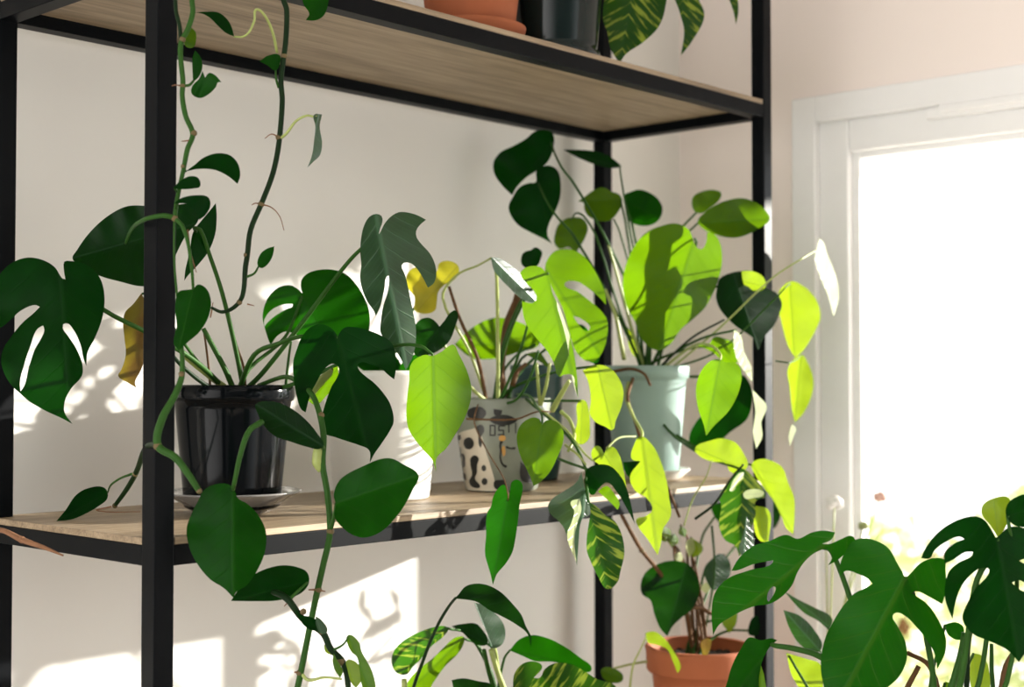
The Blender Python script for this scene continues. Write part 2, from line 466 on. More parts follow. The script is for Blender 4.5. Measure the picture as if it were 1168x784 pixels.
bp_ = at(633, 2.10, T3+.0005)
bpl = empty('variegated_plant', bp_, 'plant with cream-streaked leaves in a dark green glazed pot on the top shelf', 'plant')
pot(bpl, [(.058, 0), (.066, .001), (.068, .004), (.068, .01), (.063, .014), (.064, .02), (.068, .06), (.073, .13), (.077, .15), (.079, .154), (.077, .158)], .005, .14, 'greenpot')
leaf(bpl, 'E7', '665 60 680 110 690 160 720 212 740 182 800 140 850 90 872 30 870 -40 780 -70 690 -40', '770 -60', '720 212', 2.17, .1, 0, .2, 0, 'vari', pet='auto')
leaf(bpl, 'E7', '905 -30 920 40 935 100 925 185 960 140 1003 50 985 0 960 -50', '935 -60', '925 185', 2.22, .2, 0, .3, 0, 'vari', pet='auto')
leaf(bpl, 'E7', '1080 -30 1090 10 1100 40 1108 82 1116 40 1112 -10 1100 -40', '1090 -40', '1108 82', 2.25, .2, 0, .3, 0, 'vari', pet='auto')
leaf(bpl, 'px', '640 -90 600 -80 570 -40 580 -10 620 -20 650 -50', '645 -80', '575 -15', 2.2, .2, 0, .3, 0, 'vari', pet='auto')

# ------------------------------------------------------------------ P1 trailing vine from the top shelf
vc = Vector((.20, .15, T3+.0005))
vine = empty('trailing_vine', vc, 'long trailing vine with heart shaped leaves hanging from the top shelf past the near post', 'plant')
pot(vine, [(.05, 0), (.056, .004), (.066, .08), (.07, .12), (.073, .122), (.074, .14), (.072, .142)], .005, .12, 'whitepot')
stem(vine, [(300, -165, 1.72), (260, -190, 1.62), (225, -120, 1.5), (219, 0, 1.475), (220, 14, 1.475), (214, 34, 1.475), (207, 47, 1.475), (206, 64, 1.475), (208.7, 92, 1.475), (208, 110, 1.475), (212, 133, 1.475), (220, 153, 1.475), (214, 170, 1.475), (209, 195, 1.475), (203, 223, 1.47), (199, 249, 1.468)],
     [.0028]*13+[.0024]*3, 'stem', 'vine', knots=[(208, 45, 1.475), (208.5, 98, 1.475, .004), (221, 152, 1.475), (209, 190, 1.475, .0035), (199, 249, 1.468)])
stem(vine, [(199, 249, 1.468), (199, 300, 1.475), (204, 360, 1.48), (208, 425, 1.475), (200, 450, 1.47), (185, 478, 1.46), (180, 508, 1.455), (200, 522, 1.45), (216, 543, 1.447), (228, 562, 1.447)],
     [.0012, .0012, .0014, .003, .0036, .0042, .0042, .004, .0036, .0028], 'stem', 'vine', knots=[(207, 427, 1.473, .004), (180, 509, 1.455, .0058), (227, 560, 1.447, .004)])
stem(vine, [(199, -160, 1.6), (200, -30, 1.48), (200.7, 11.5, 1.475), (205, 30, 1.475), (206, 46, 1.475)], .0022, 'stemd', 'vine')
stem(vine, [(310, -165, 1.75), (318, -120, 1.6), (320, -40, 1.555), (323.5, 0, 1.55), (327, 11.5, 1.55), (326, 46, 1.55), (323.5, 66.6, 1.55), (320.5, 92, 1.55), (322, 115, 1.55), (319, 156, 1.55), (315.5, 180, 1.55), (310, 202, 1.55), (298, 233, 1.55), (286, 262, 1.55), (282, 292, 1.55), (280, 305, 1.55), (277, 336, 1.55), (269, 349, 1.55), (254, 356, 1.55), (241, 351, 1.55)],
     [.003]*16+[.0026, .0024, .002, .0016], 'stemd', 'vine', knots=[(324, 64, 1.55), (318, 157, 1.55), (298, 233, 1.55), (281, 291, 1.55, .004), (273, 345, 1.55, .004)])
# branch behind the post and lower trailing branch
stem(vine, [(180, 508, 1.458), (170, 508, 1.5), (164, 515, 1.56), (155, 540, 1.64), (144, 559, 1.67), (131, 577, 1.69)], [.003, .003, .003, .0032, .003, .0025], 'stemd', 'vine', knots=[(154, 541, 1.64, .004), (131, 577, 1.69, .004)])
stem(vine, [(232, 575, 1.50), (262, 620, 1.535), (300, 668, 1.545), (327, 683, 1.52), (345, 706, 1.52), (368, 722, 1.52), (377, 740, 1.52), (392, 757, 1.52), (398, 790, 1.52), (402, 830, 1.52)], [.0028, .0028, .0032, .0038, .0036, .0038, .0036, .0034, .0032, .003], 'stemd', 'vine',
     knots=[(330, 686, 1.52, .005), (346, 698, 1.518, .0045), (368, 720, 1.52, .006), (389, 755, 1.52, .006)])
for pts in ([(207, 98, 1.475), (200, 97, 1.472), (196, 98, 1.47)], [(219, 160, 1.475), (210, 161, 1.472), (207, 161, 1.47)], [(318, 157, 1.55), (310, 153, 1.547), (302, 158, 1.545)],
            [(298, 233, 1.55), (291, 232, 1.55), (287, 234, 1.55)], [(298, 233, 1.55), (310, 237, 1.545), (319, 247, 1.545), (324, 263, 1.545)], [(282, 347, 1.55), (290, 349, 1.55)],
            [(214, 262, 1.468), (218, 290, 1.468), (224, 311, 1.468)], [(330, 686, 1.52), (324, 692, 1.517)], [(127, 578, 1.68), (112, 583, 1.695), (160, 584, 1.70)], [(242, 352, 1.55), (240, 362, 1.55), (243, 345, 1.55)]):
    aerial(vine, pts)
LV = 1.475
leaf(vine, 'A7', '185 62 240 58 300 62 340 90 365 130 380 182 340 165 300 130 260 90 220 68', '379 183', '185 62', 1.5, .2, .5, .3, 0, 'dark', pet=[(316, 60, 1.55), (311, 37, 1.53), (302, 18, 1.51), (292, 11, 1.5), (290, 24, 1.5), (281, 40, 1.5)], pr=.0013, pmat='steml')
leaf(vine, 'A7', '185 250 210 280 222 330 205 380 175 410 172 350 172 290', '175 408', '185 250', 1.48, .5, .1, .4, 0, 'mid', pet=[(208, 98, LV), (216, 97, LV), (220, 93, LV)], pr=.0013)
leaf(vine, 'A7', '222 352 205 390 170 430 168 465 208 487 250 470 290 430 298 410 317 408 280 370 255 362 235 385', '225 365', '317 408', 1.47, -.3, .3, -.3, 0, 'mid')
leaf(vine, 'A7', '505 305 550 275 605 275 605 320 585 350 545 325', '585 345', '505 305', 1.54, .3, .2, .3, 0, 'mid', pet=[(318, 100, 1.55), (315, 90, 1.545)], pr=.0012)
leaf(vine, 'D5', '305 510 340 508 330 560 340 640 330 690 300 720 275 745 295 690 305 620 310 560', '322 512', '275 745', 1.53, 1.1, 0, .4, 0, 'grey', pet=[(320, 158, 1.55), (327, 152, 1.545), (338, 138, 1.54), (350, 132, 1.535), (358, 133, 1.53)], pr=.0013, pmat='steml')
leaf(vine, 'A7', '718 -60 724 20 752 70 735 100 780 102 822 80 845 20 845 -60', '790 -80', '740 100', 1.56, .3, -.2, .3, 0, 'mid', pet=[(325, -40, 1.56), (350, -30, 1.56)])
leaf(vine, 'px', '211 196 222 188 232 180 247 175 262 177 271 186 274 200 271 210 260 201 245 194 225 193', '212 196', '271 210', 1.47, .1, .8, .3, .1, 'dark', pet=[(210, 192, LV)], pr=.0012)
leaf(vine, 'px', '197 215 205 207 217 201 226 203 228 213 221 215 210 216', '199 214', '228 211', 1.46, .2, .5, .3, 0, 'dark', pet=[(204, 222, LV)], pr=.0012)
leaf(vine, 'A4', '575 35 600 18 650 8 690 15 697 40 682 72 660 90 650 65 620 38', '580 34', '661 88', 1.46, .3, .3, .3, .1, 'dark', pet=[(201, 242, LV)], pr=.0012)
leaf(vine, 'px', '294 303 297 290 304 284 313 281 311 292 305 302 298 306', '295 304', '313 281', 1.54, .3, 0, .3, 0, 'mid', pet=[(281, 316, 1.55), (290, 312, 1.545)], pr=.0012)
leaf(vine, 'A7', '165 135 188 160 190 200 180 232 150 237 128 205 150 170', '130 200', '180 232', 1.49, .4, .3, -.5, 0, 'lite')
leaf(vine, 'A4', '240 218 255 190 290 140 340 90 400 52 430 43 500 44 570 42 630 38 660 58 655 95 620 135 585 200 560 262 530 300 470 310 400 295 330 275 270 242', '415 168', '240 218', 1.66, .15, .25, .25, 0, 'deep',
     pet=[(198, 248, 1.468), (186, 246, 1.466), (166, 250, 1.475), (150, 262, 1.58)], pr=.0022, lab='dark leaf reaching behind the near post')
leaf(vine, 'A4', '640 318 622 321 592 328 580 380 585 440 576 500 592 524 620 497 660 462 690 412 699 360 682 316 656 304', '640 320', '592 524', 1.47, .1, -.25, .25, 0, 'mid', pet=[(199, 249, 1.468), (208, 258, 1.465), (215, 280, 1.464), (219, 310, 1.466)], pr=.0018)
leaf(vine, 'A5', '252 412 237 399 200 398 165 415 145 450 125 490 112 530 118 580 140 630 180 680 225 710 252 738 258 722 290 700 325 650 345 600 348 540 325 490 290 455 265 440', '250 415', '252 738', 1.485, .1, -.2, .22, 0, 'mid', pet=[(299, 481, 1.50), (284, 492, 1.487), (274, 520, 1.48), (268, 548, 1.478)], pr=.0026, lab='large round green leaf in front of the shelf beam')
leaf(vine, 'A5', '244 746 265 715 310 670 350 650 400 640 440 645 470 660 477 688 465 712 440 730 380 745 320 747', '474 688', '244 746', 1.53, .2, .5, .25, 0, 'dark', pet=[(330, 684, 1.52)], pr=.0016)
leaf(vine, 'D3', '250 758 290 710 340 640 390 612 460 608 478 630 475 660 440 690 380 725 320 750', '478 632', '250 758', 1.715, .35, -.5, .2, 0, 'dark', pet=[(150, 541, 1.65), (137, 546, 1.68), (127, 553, 1.69)], pr=.0012, lab='dark leaf lying on the shelf edge')
leaf(vine, 'A6', '360 510 375 498 400 508 430 545 442 590 470 640 500 700 518 784 505 850 470 830 445 784 430 690 415 620 385 590 365 550', '372 505', '505 850', 1.5, -.5, -.1, .3, 0, 'lite', pet=[(380, 742, 1.52), (392, 735, 1.51)], pr=.0012)
leaf(vine, 'A6', '360 640 400 640 440 690 440 750 410 790 385 760 365 690', '362 640', '415 790', 1.505, -.4, 0, .3, 0, 'lime')
leaf(vine, 'A6', '290 600 310 640 340 700 325 735 295 690 283 640', '290 600', '325 735', 1.51, -.2, 0, .3, 0, 'lite')
leaf(vine, 'A6', '75 350 110 390 160 400 220 440 218 482 160 470 120 440', '75 350', '218 482', 1.51, .3, .3, .3, 0, 'dark')
leaf(vine, 'A6', '190 395 225 420 255 480 225 495 195 450', '190 395', '225 495', 1.505, .6, 0, .3, 0, 'grey')
leaf(vine, 'A6', '235 550 270 570 285 612 245 592', '240 552', '285 612', 1.53, -.4, 0, .3, 0, 'lime')

# ------------------------------------------------------------------ P2 split-leaf plant in the black pot
c2 = at(266, 1.80, T2+.0005)
pl = empty('plant_saucer', c2, 'shallow grey glazed saucer under the black pot on the middle shelf', 'saucer')
mb = MB(); mb.lathe([(.0001, 0), (.046, 0), (.05, .003), (.064, .014), (.086, .026), (.088, .028), (.085, .029), (.062, .018), (.048, .0075), (.0001, .006)], c2); mb.build('dish', M['plate'], pl)
p2 = empty('split_leaf_plant', c2+Vector((0, 0, .0065)), 'large plant with split leaves in a glossy black pot by the near post', 'plant')
prof = [(.056, 0), (.0605, .003)]
prof += [(.0605+.013*k/12, .003+.135*k/12) for k in range(1, 12)]
prof += [(.0745, .136), (.077, .137), (.0785, .142), (.0785, .154), (.0765, .157)]
pot(p2, prof, .005, .142, 'blackpot')
LAB = 'big dark split leaf at the left edge'
leaf(p2, 'A4', '217 290 211 250 213 228 232 226 290 240 330 280 346 340 340 410 315 480 290 530 286 574 278 555 265 500 242 452 224 433 209 436 208 448 228 478 255 520 274 575 272 605 235 650 215 690 214 728 240 766 200 745 150 722 95 690 70 668 40 640 15 600 4 560 10 520 35 480 75 430 110 400 132 378 120 372 70 390 38 418 5 445 -20 450 -32 400 -22 320 0 270 40 232 90 215 140 222 180 245 210 287',
     '205 290', '240 766', 1.57, .25, -.15, .18, .05, 'dark', holes=['143 440 125 450 100 510 80 570 66 630 68 658 80 640 95 580 115 520 140 475 147 455'],
     pet=[(258, 446, 1.79), (232, 420, 1.74), (205, 400, 1.70), (165, 378, 1.66), (119, 354, 1.62), (85, 325, 1.60)], pr=.0028, lab=LAB)
leaf(p2, 'A4', '715 34 718 80 712 140 690 195 655 240 622 275 610 292 614 255 622 220 630 180 640 130 665 95 690 65', '650 130', '610 292', 1.7, .4, 0, .3, 0, 'dark', pet=[(278, 446, 1.79), (268, 395, 1.77), (253, 333, 1.74), (238, 288, 1.71), (229, 263, 1.69), (222, 260, 1.69)], pr=.0024)
leaf(p2, 'A4', '468 333 440 370 415 395 408 430 412 480 416 540 400 590 391 605 425 630 453 647 447 630 466 590 482 540 490 450 485 370', '470 335', '453 647', 1.67, .2, -.1, .3, 0, 'brown', pet=[(255, 446, 1.79), (225, 412, 1.75), (195, 370, 1.70), (172, 335, 1.68)], pr=.0018, lab='withered brown and yellow leaf')
leaf(p2, 'A2', '283 500 262 480 225 460 170 468 120 510 95 560 85 620 95 670 110 720 125 757 160 710 200 690 240 700 300 740 440 770 540 760 605 705 618 640 615 590 590 520 550 455 500 405 440 383 370 382 310 400 280 430 275 470', '283 512', '420 770', 1.88, -.05, -.1, .2, 0, 'mid',
     holes=['235 552 190 555 140 575 108 605 92 640 95 665 105 650 150 610 210 575 233 565'], pet=[(272, 446, 1.82), (285, 420, 1.84), (325, 385, 1.87)], pr=.0024)
leaf(p2, 'A2', '662 205 668 180 680 145 676 115 650 105 615 120 590 160 575 220 570 290 575 360 569 420 580 480 605 540 640 592 648 612 668 570 690 480 704 414 712 412 714 432 705 500 685 560 672 640 670 690 690 728 720 757 760 805 797 882 830 815 845 750 845 660 830 580 810 480 790 400 775 362 785 349 820 350 850 375 880 420 906 472 935 450 948 410 940 350 915 300 870 250 850 220 848 190 865 162 897 134 850 110 800 97 760 97 720 120 690 155 667 200',
     '668 215', '797 882', 1.72, .45, -.1, .3, .05, 'grey', pet=[(279, 446, 1.80), (300, 425, 1.79), (345, 368, 1.77), (390, 308, 1.75), (412, 284, 1.73)], pr=.0027, lab='tall split leaf with a grey sheen')
leaf(p2, 'A3', '283 105 270 80 240 55 200 43 155 55 110 100 80 170 63 230 65 310 80 400 105 470 125 482 135 440 150 390 180 330 220 265 255 240 285 250 292 275 280 310 255 350 235 400 210 480 195 540 205 580 270 605 330 625 390 645 440 670 444 732 465 690 500 640 545 570 562 530 545 440 510 385 465 335 420 300 390 270 384 243 405 232 450 245 500 265 540 300 565 318 573 270 572 200 555 140 510 105 440 75 370 58 320 60 296 82',
     '285 112', '444 732', 1.63, .3, -.2, .22, .05, 'dark', pet=[(272, 446, 1.79), (290, 405, 1.74), (318, 392, 1.69), (345, 384, 1.65)], pr=.0026, lab='dark drooping split leaf in front of the white pot')
leaf(p2, 'A3', '755 200 720 195 690 205 660 225 642 260 640 320 630 400 625 480 635 560 670 620 720 680 755 720 772 777 778 705 820 665 870 590 920 500 946 410 945 340 920 260 885 190 860 145 840 150 800 180', '758 196', '772 777', 1.66, -.3, -.1, .16, 0, 'lite', pet=[(285, 446, 1.80), (330, 440, 1.76), (400, 410, 1.73), (450, 395, 1.70), (480, 395, 1.67)], pr=.0022, lab='bright sunlit leaf with leaf shadows')
# trailing shoot of the same plant
stem(p2, [(295, 440, 1.80), (325, 430, 1.74), (345, 440, 1.66), (357, 452, 1.60), (365, 474, 1.575), (369, 498, 1.57), (368, 530, 1.565), (373, 560, 1.56), (376, 590, 1.56), (376, 612, 1.56), (369, 643, 1.56), (362, 674, 1.56), (354, 712, 1.56), (343, 768, 1.56), (336, 800, 1.56), (326, 850, 1.56)],
     [.0028, .0028, .003, .0032, .0034]+[.0036]*11, 'stem', 'trailing_stem', knots=[(366, 474, 1.575, .005), (377, 606, 1.56, .0055), (363, 673, 1.56, .0052), (342, 768, 1.56, .005)])
stem(p2, [(369, 500, 1.57), (363, 512, 1.565), (362, 528, 1.565), (366, 538, 1.565)], [.002, .005, .006, .003], 'steml', 'leaf_sheath')
stem(p2, [(352, 455, 1.66), (365, 436, 1.665), (378, 425, 1.665), (386, 420, 1.665)], [.003, .0055, .005, .002], 'steml', 'leaf_sheath')
leaf(p2, 'D7', '400 682 392 640 415 580 450 550 520 515 600 482 650 480 700 505 768 555 742 620 705 690 680 726 600 806 530 831 480 821 430 786 396 740', '402 680', '768 555', 1.52, -.05, .15, .2, 0, 'mid', pet=[(377, 604, 1.56), (381, 590, 1.545)], pr=.002, lab='big rounded green leaf in front of the shelf beam')
leaf(p2, 'D7', '45 240 100 225 170 240 230 275 280 320 320 370 347 418 330 437 280 430 200 405 130 380 80 330 55 280', '340 425', '45 240', 1.52, .5, .3, .2, 0, 'deep', pet=[(369, 512, 1.57)], pr=.002)
leaf(p2, 'px', '385 418 372 424 358 440 351 455 360 462 372 452 386 436', '355 458', '387 418', 1.665, -.4, 0, .3, 0, 'lite')
for pts, r, m in (([(262, 446, 1.79), (240, 430, 1.76), (213, 408, 1.72), (205, 398, 1.70)], .0042, 'steml'), ([(268, 448, 1.78), (256, 420, 1.76), (240, 390, 1.75), (232, 375, 1.75)], .0038, 'stem'),
                  ([(258, 448, 1.76), (236, 440, 1.73), (210, 420, 1.70), (196, 405, 1.69)], .003, 'stemd'), ([(240, 446, 1.77), (238, 420, 1.76), (235, 395, 1.75), (232, 375, 1.75)], .0016, 'stemb'),
                  ([(280, 448, 1.8), (278, 420, 1.8), (270, 395, 1.8), (263, 370, 1.8)], .0018, 'stemb'), ([(326, 440, 1.83), (329, 410, 1.83), (332, 390, 1.84)], .002, 'stem')):
    stem(p2, pts, [r, r*.75], m, 'leaf_stalk')
aerial(p2, [(342, 768, 1.56), (336, 767, 1.555)], .0018)
aerial(p2, [(362, 673, 1.56), (352, 673, 1.555)], .0014); aerial(p2, [(362, 673, 1.56), (371, 675, 1.555)], .0014)
stem(p2, [(343, 768, 1.56), (352, 776, 1.555), (370, 773, 1.55), (390, 775, 1.545)], [.0022, .0012], 'steml', 'leaf_stalk')

# ------------------------------------------------------------------ white pot
c6 = at(436, 2.03, T2+.0005)
wp = empty('potted_plant', c6, 'plant in a plain white pot between the black pot and the patterned pot', 'plant')
pot(wp, [(.064, 0), (.068, .002), (.07, .02), (.08, .12), (.086, .172), (.088, .176), (.088, .181), (.086, .183)], .005, .165, 'whitepot')
leaf(wp, 'A3', '670 198 668 120 668 50 700 18 740 12 775 35 790 55 815 25 845 -15 870 -25 882 0 870 50 840 125 800 165 740 195', '788 60', '690 200', 1.9, .2, 0, .3, 0, 'deep', pet='auto')
leaf(wp, 'D6', '860 392 900 380 945 403 945 440 920 470 880 490 856 520 850 560 840 602 770 612 752 600 750 540 720 500 714 450 740 415 790 408 822 438 850 425', '855 500', '760 605', 2.1, -.1, 0, .3, 0, 'yell', pet='auto', lab='yellow and dark spotted leaf')
leaf(wp, 'px', '440 430 410 420 395 400 420 392 450 405 462 425', '455 428', '396 400', 2.02, 0, .6, .3, 0, 'dark', pet='auto')
leaf(wp, 'px', '455 425 470 405 486 410 490 430 478 437 462 434', '457 428', '489 428', 1.98, -.2, .4, .3, 0, 'mid', pet='auto')

# ------------------------------------------------------------------ P3 patterned pot
c3 = at(572, 2.18, T2+.0005)
p3 = empty('trailing_plant', c3, 'bushy trailing plant in a black and cream patterned ceramic pot in the middle shelf', 'plant')
R0, R1, H3 = .056, .077, .142
ppo = pot(p3, [(R0-.004, 0), (R0, .003), (R0+(R1-R0)*.5, .07), (R1, .138), (R1-.001, H3)], .005, .13, 'stone')
def on_pot(p):
    o = CAM; dv = (FW + RT*((p.x-584)/F) - UP*((p.y-392)/F))
    lo = 1.9; d = lo
    while d < 2.3:
        q = o+dv*d; z = q.z-c3.z; r = R0+(R1-R0)*max(0, min(1, (z-.003)/.135))
        if math.hypot(q.x-c3.x, q.y-c3.y) <= r: break
        d += .0008
    q = o+dv*d; v = Vector((q.x-c3.x, q.y-c3.y, 0)); z = min(max(q.z-c3.z, .002), .139)
    r = R0+(R1-R0)*max(0, min(1, (z-.003)/.135))
    if v.length < 1e-6: v = Vector((0, -1, 0))
    return v.normalized(), z, r
def decal(mb, poly, mi, lift, sharp=False):
    pts = Z('A1', poly) if sharp else smooth_closed(Z('A1', poly), 1.5)
    xs = [p.x for p in pts]; ys = [p.y for p in pts]; vv = list(pts); n = len(pts)
    y = min(ys)+1.5
    while y < max(ys):
        x = min(xs)+1.5
        while x < max(xs):
            p = Vector((x, y))
            if inside(p, pts) and min((p-q).length for q in pts) > 1: vv.append(p)
            x += 2.5
        y += 2.5
    vo, eo, fo = delaunay_2d_cdt(vv, [(i, (i+1) % n) for i in range(n)], [], 0, 1e-4, False)[:3]
    fs = [f for f in fo if inside(sum((vo[i] for i in f), Vector((0, 0)))/len(f), pts)]
    out = []
    for p in vo:
        u, z, r = on_pot(p); out.append(Vector((c3.x, c3.y, c3.z+z)) + u*(r+lift))
    mb.add(out, fs, mi)
def circ(x, y, rx, ry=None):
    ry = ry or rx; return [c for k in range(10) for c in (x+rx*math.cos(k*.628), y+ry*math.sin(k*.628))]
def strokes(mb, pts, w, lift):
    for i in range(0, len(pts)-2, 2):
        a, b = Vector(pts[i:i+2]), Vector(pts[i+2:i+4]); d = (b-a).normalized()*w/2; n = Vector((-d.y, d.x))
        decal(mb, [c for p in (a-d+n, b+d+n, b+d-n, a-d-n) for c in p], 1, lift+i*.00002, True)
def line(pts, w):
    a = [Vector(pts[i:i+2]) for i in range(0, len(pts), 2)]; l = []; r = []
    for i, p in enumerate(a):
        d = (a[min(i+1, len(a)-1)]-a[max(i-1, 0)]).normalized(); nn = Vector((-d.y, d.x))*w/2
        l.append(p+nn); r.append(p-nn)
    return [c for p in l+r[::-1] for c in p]
mb = MB()
decal(mb, '128 340 160 320 230 300 290 290 300 340 320 420 350 520 385 640 405 722 300 735 215 722 185 660 150 500', 0, .0004)
for d_ in ('185 368 232 362 236 430 190 432', circ(315, 568, 17, 22), circ(320, 660, 20, 25), '225 500 250 480 280 500 270 545 268 600 255 640 290 690 285 702 230 692 215 660 235 610 225 550',
           '152 475 175 470 188 520 180 562 165 560', '140 345 158 340 156 372 142 374', '262 290 300 270 318 310 298 350 302 400 292 430 280 400 276 340', '172 600 190 610 196 650 184 650',
           '385 660 420 650 460 655 455 700 395 712', '560 520 600 560 640 640 640 672 575 655', '200 180 240 150 300 150 330 190 280 240 220 225', '380 160 440 170 430 200 390 205',
           line([440, 375, 425, 410, 430, 450, 425, 490, 440, 540, 470, 560], 12),
           line([465, 420, 490, 432, 530, 430], 10), line([350, 235, 540, 240], 6)):
    decal(mb, d_, 1, .0008)
strokes(mb, [358, 275, 358, 342, 390, 342, 390, 275, 358, 275], 9, .0008)
strokes(mb, [455, 278, 416, 278, 416, 308, 448, 308, 448, 338, 414, 338], 9, .0008)
strokes(mb, [484, 240, 484, 320], 9, .0008); strokes(mb, [530, 262, 530, 325], 7, .0008)
decal(mb, circ(440, 362, 24, 20), 2, .0012); decal(mb, '440 420 455 415 460 470 446 490', 2, .0009)
mb.build('painted_pattern', [M['cream'], M['ink'], M['ochre']], p3)
A = 'auto'
leaf(p3, 'B4', '290 115 330 120 390 150 450 200 490 260 530 310 546 340 530 365 480 355 440 330 400 290 350 240 310 190', '295 118', '540 360', 2.0, 1.2, .2, .35, 0, 'grey', pet=[(553, 450, 2.15), (535, 400, 2.13), (505, 340, 2.08), (520, 315, 2.06), (545, 303, 2.02)], pr=.0018, pmat='steml')
leaf(p3, 'B4', '605 215 575 175 530 162 480 175 455 205 485 255 525 295 546 340 530 366 465 360 470 430 490 490 540 560 600 630 640 700 672 779 690 770 745 770 760 840 775 898 772 800 742 600 702 480 668 385 640 330', '608 205', '775 898', 1.93, -.25, -.1, .15, 0, 'lite', pet=A, lab='bright yellow green leaf crossed by shadows')
leaf(p3, 'B4', '592 175 610 120 650 80 720 70 790 95 850 160 890 230 925 310 931 378 890 335 830 285 770 250 710 252 700 268 770 305 850 365 910 420 938 470 936 560 920 620 870 690 820 690 765 640 735 560 690 400 660 340 620 260', '605 190', '900 660', 2.16, -.35, -.1, .2, 0, 'lite', holes=['748 440 790 455 842 508 825 525 780 490'], pet=A)
leaf(p3, 'B4', '655 350 672 390 702 470 742 600 768 780 778 895 762 860 740 770 716 600 690 490 662 400', '658 352', '778 895', 1.92, 2.2, 0, .1, 0, 'pale')  # sunlit fold of the blade before it, painted as a pale sliver
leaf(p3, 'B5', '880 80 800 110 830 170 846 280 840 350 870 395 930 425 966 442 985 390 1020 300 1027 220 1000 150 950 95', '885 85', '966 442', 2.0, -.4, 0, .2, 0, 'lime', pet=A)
leaf(p3, 'A1', '715 268 690 228 650 220 600 240 560 280 540 340 545 420 570 500 610 580 640 650 654 692 700 665 770 590 820 490 850 420 863 350 850 290 815 250 770 235 735 245', '715 262', '654 692', 1.88, -.2, -.1, .22, 0, 'lite', pet=[(590, 450, 2.13), (604, 452, 2.02), (612, 464, 1.93), (618, 474, 1.89)], pr=.0016, lab='sunlit heart shaped leaf in front of the patterned pot')
leaf(p3, 'B7', '192 205 182 130 168 112 140 130 110 180 95 240 80 260 70 400 65 500 80 560 95 610 108 670 130 610 180 550 215 490 235 400 250 290 258 215 272 150 270 105 245 85 215 95 202 150', '192 200', '108 670', 1.80, -.1, -.2, .22, 0, 'mid', pet=[(545, 462, 2.10), (541, 482, 2.04), (556, 515, 1.95), (574, 545, 1.83), (579, 562, 1.79)], pr=.0009, pmat='stemb', lab='long hanging leaf below the patterned pot')
leaf(p3, 'B7', '632 190 612 110 600 40 570 100 500 150 440 190 414 230 425 270 470 312 500 350 520 400 550 470 575 562 581 470 586 400 592 340 612 292 642 282', '625 90', '575 562', 1.87, .9, 0, .25, 0, 'grey', pet=[(600, 455, 2.1), (650, 500, 1.98), (668, 535, 1.9)], pr=.0018)
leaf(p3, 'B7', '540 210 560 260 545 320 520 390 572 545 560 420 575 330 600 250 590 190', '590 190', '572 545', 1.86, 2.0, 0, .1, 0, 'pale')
leaf(p3, 'B7', '640 205 650 260 640 330 630 400 630 480 660 560 690 620 746 692 802 650 815 600 838 490 820 380 780 310 730 280 690 240', '640 210', '746 692', 1.87, .15, -.1, .25, 0, 'vari', pet=[(668, 548, 1.9), (670, 565, 1.88)], lab='yellow-blotched leaf tip hanging below the shelf')
leaf(p3, 'B5', '850 590 860 540 890 530 920 570 940 540 970 535 1005 580 1025 650 1046 772 1000 740 950 690 900 640', '920 575', '1046 772', 1.92, -.3, 0, .25, 0, 'lime', pet=[(600, 455, 2.1), (645, 490, 2.0), (675, 525, 1.94)], pr=.0014, pmat='steml')
leaf(p3, 'B7', '630 30 700 0 760 10 820 70 850 130 870 200 897 332 860 260 800 160 740 100 700 130 660 170 635 140', '640 30', '897 332', 1.9, .3, 0, .25, 0, 'dark', pet=A)
leaf(p3, 'B7', '690 150 740 120 780 160 812 222 800 252 750 202', '690 150', '805 250', 1.93, -.3, 0, .25, 0, 'lite')
leaf(p3, 'B4', '170 520 250 470 320 450 400 460 500 500 560 560 560 600 450 640 300 680 180 670 90 600', '540 600', '90 600', 2.32, -.3, .3, .2, 0, 'lite', pet=A)
leaf(p3, 'B4', '465 100 490 80 510 76 540 60 575 85 570 120 545 165 470 165', '510 160', '560 65', 2.25, .1, 0, .2, 0, 'dark', pet=A, pmat='stemb')
leaf(p3, 'B4', '740 500 800 490 840 530 880 480 935 500 930 580 900 650 880 700 830 690 760 610', '840 530', '870 700', 2.22, -.3, 0, .2, 0, 'mid', pet=A)
leaf(p3, 'B5', '780 280 810 275 835 330 842 420 836 490 790 522 758 490 770 400', '800 280', '790 522', 2.02, -.4, 0, .2, 0, 'lime', pet=A)
leaf(p3, 'B5', '480 20 560 10 600 60 640 110 600 90 560 60', '490 22', '640 110', 2.2, -.3, .2, .2, 0, 'lite', pet=A)
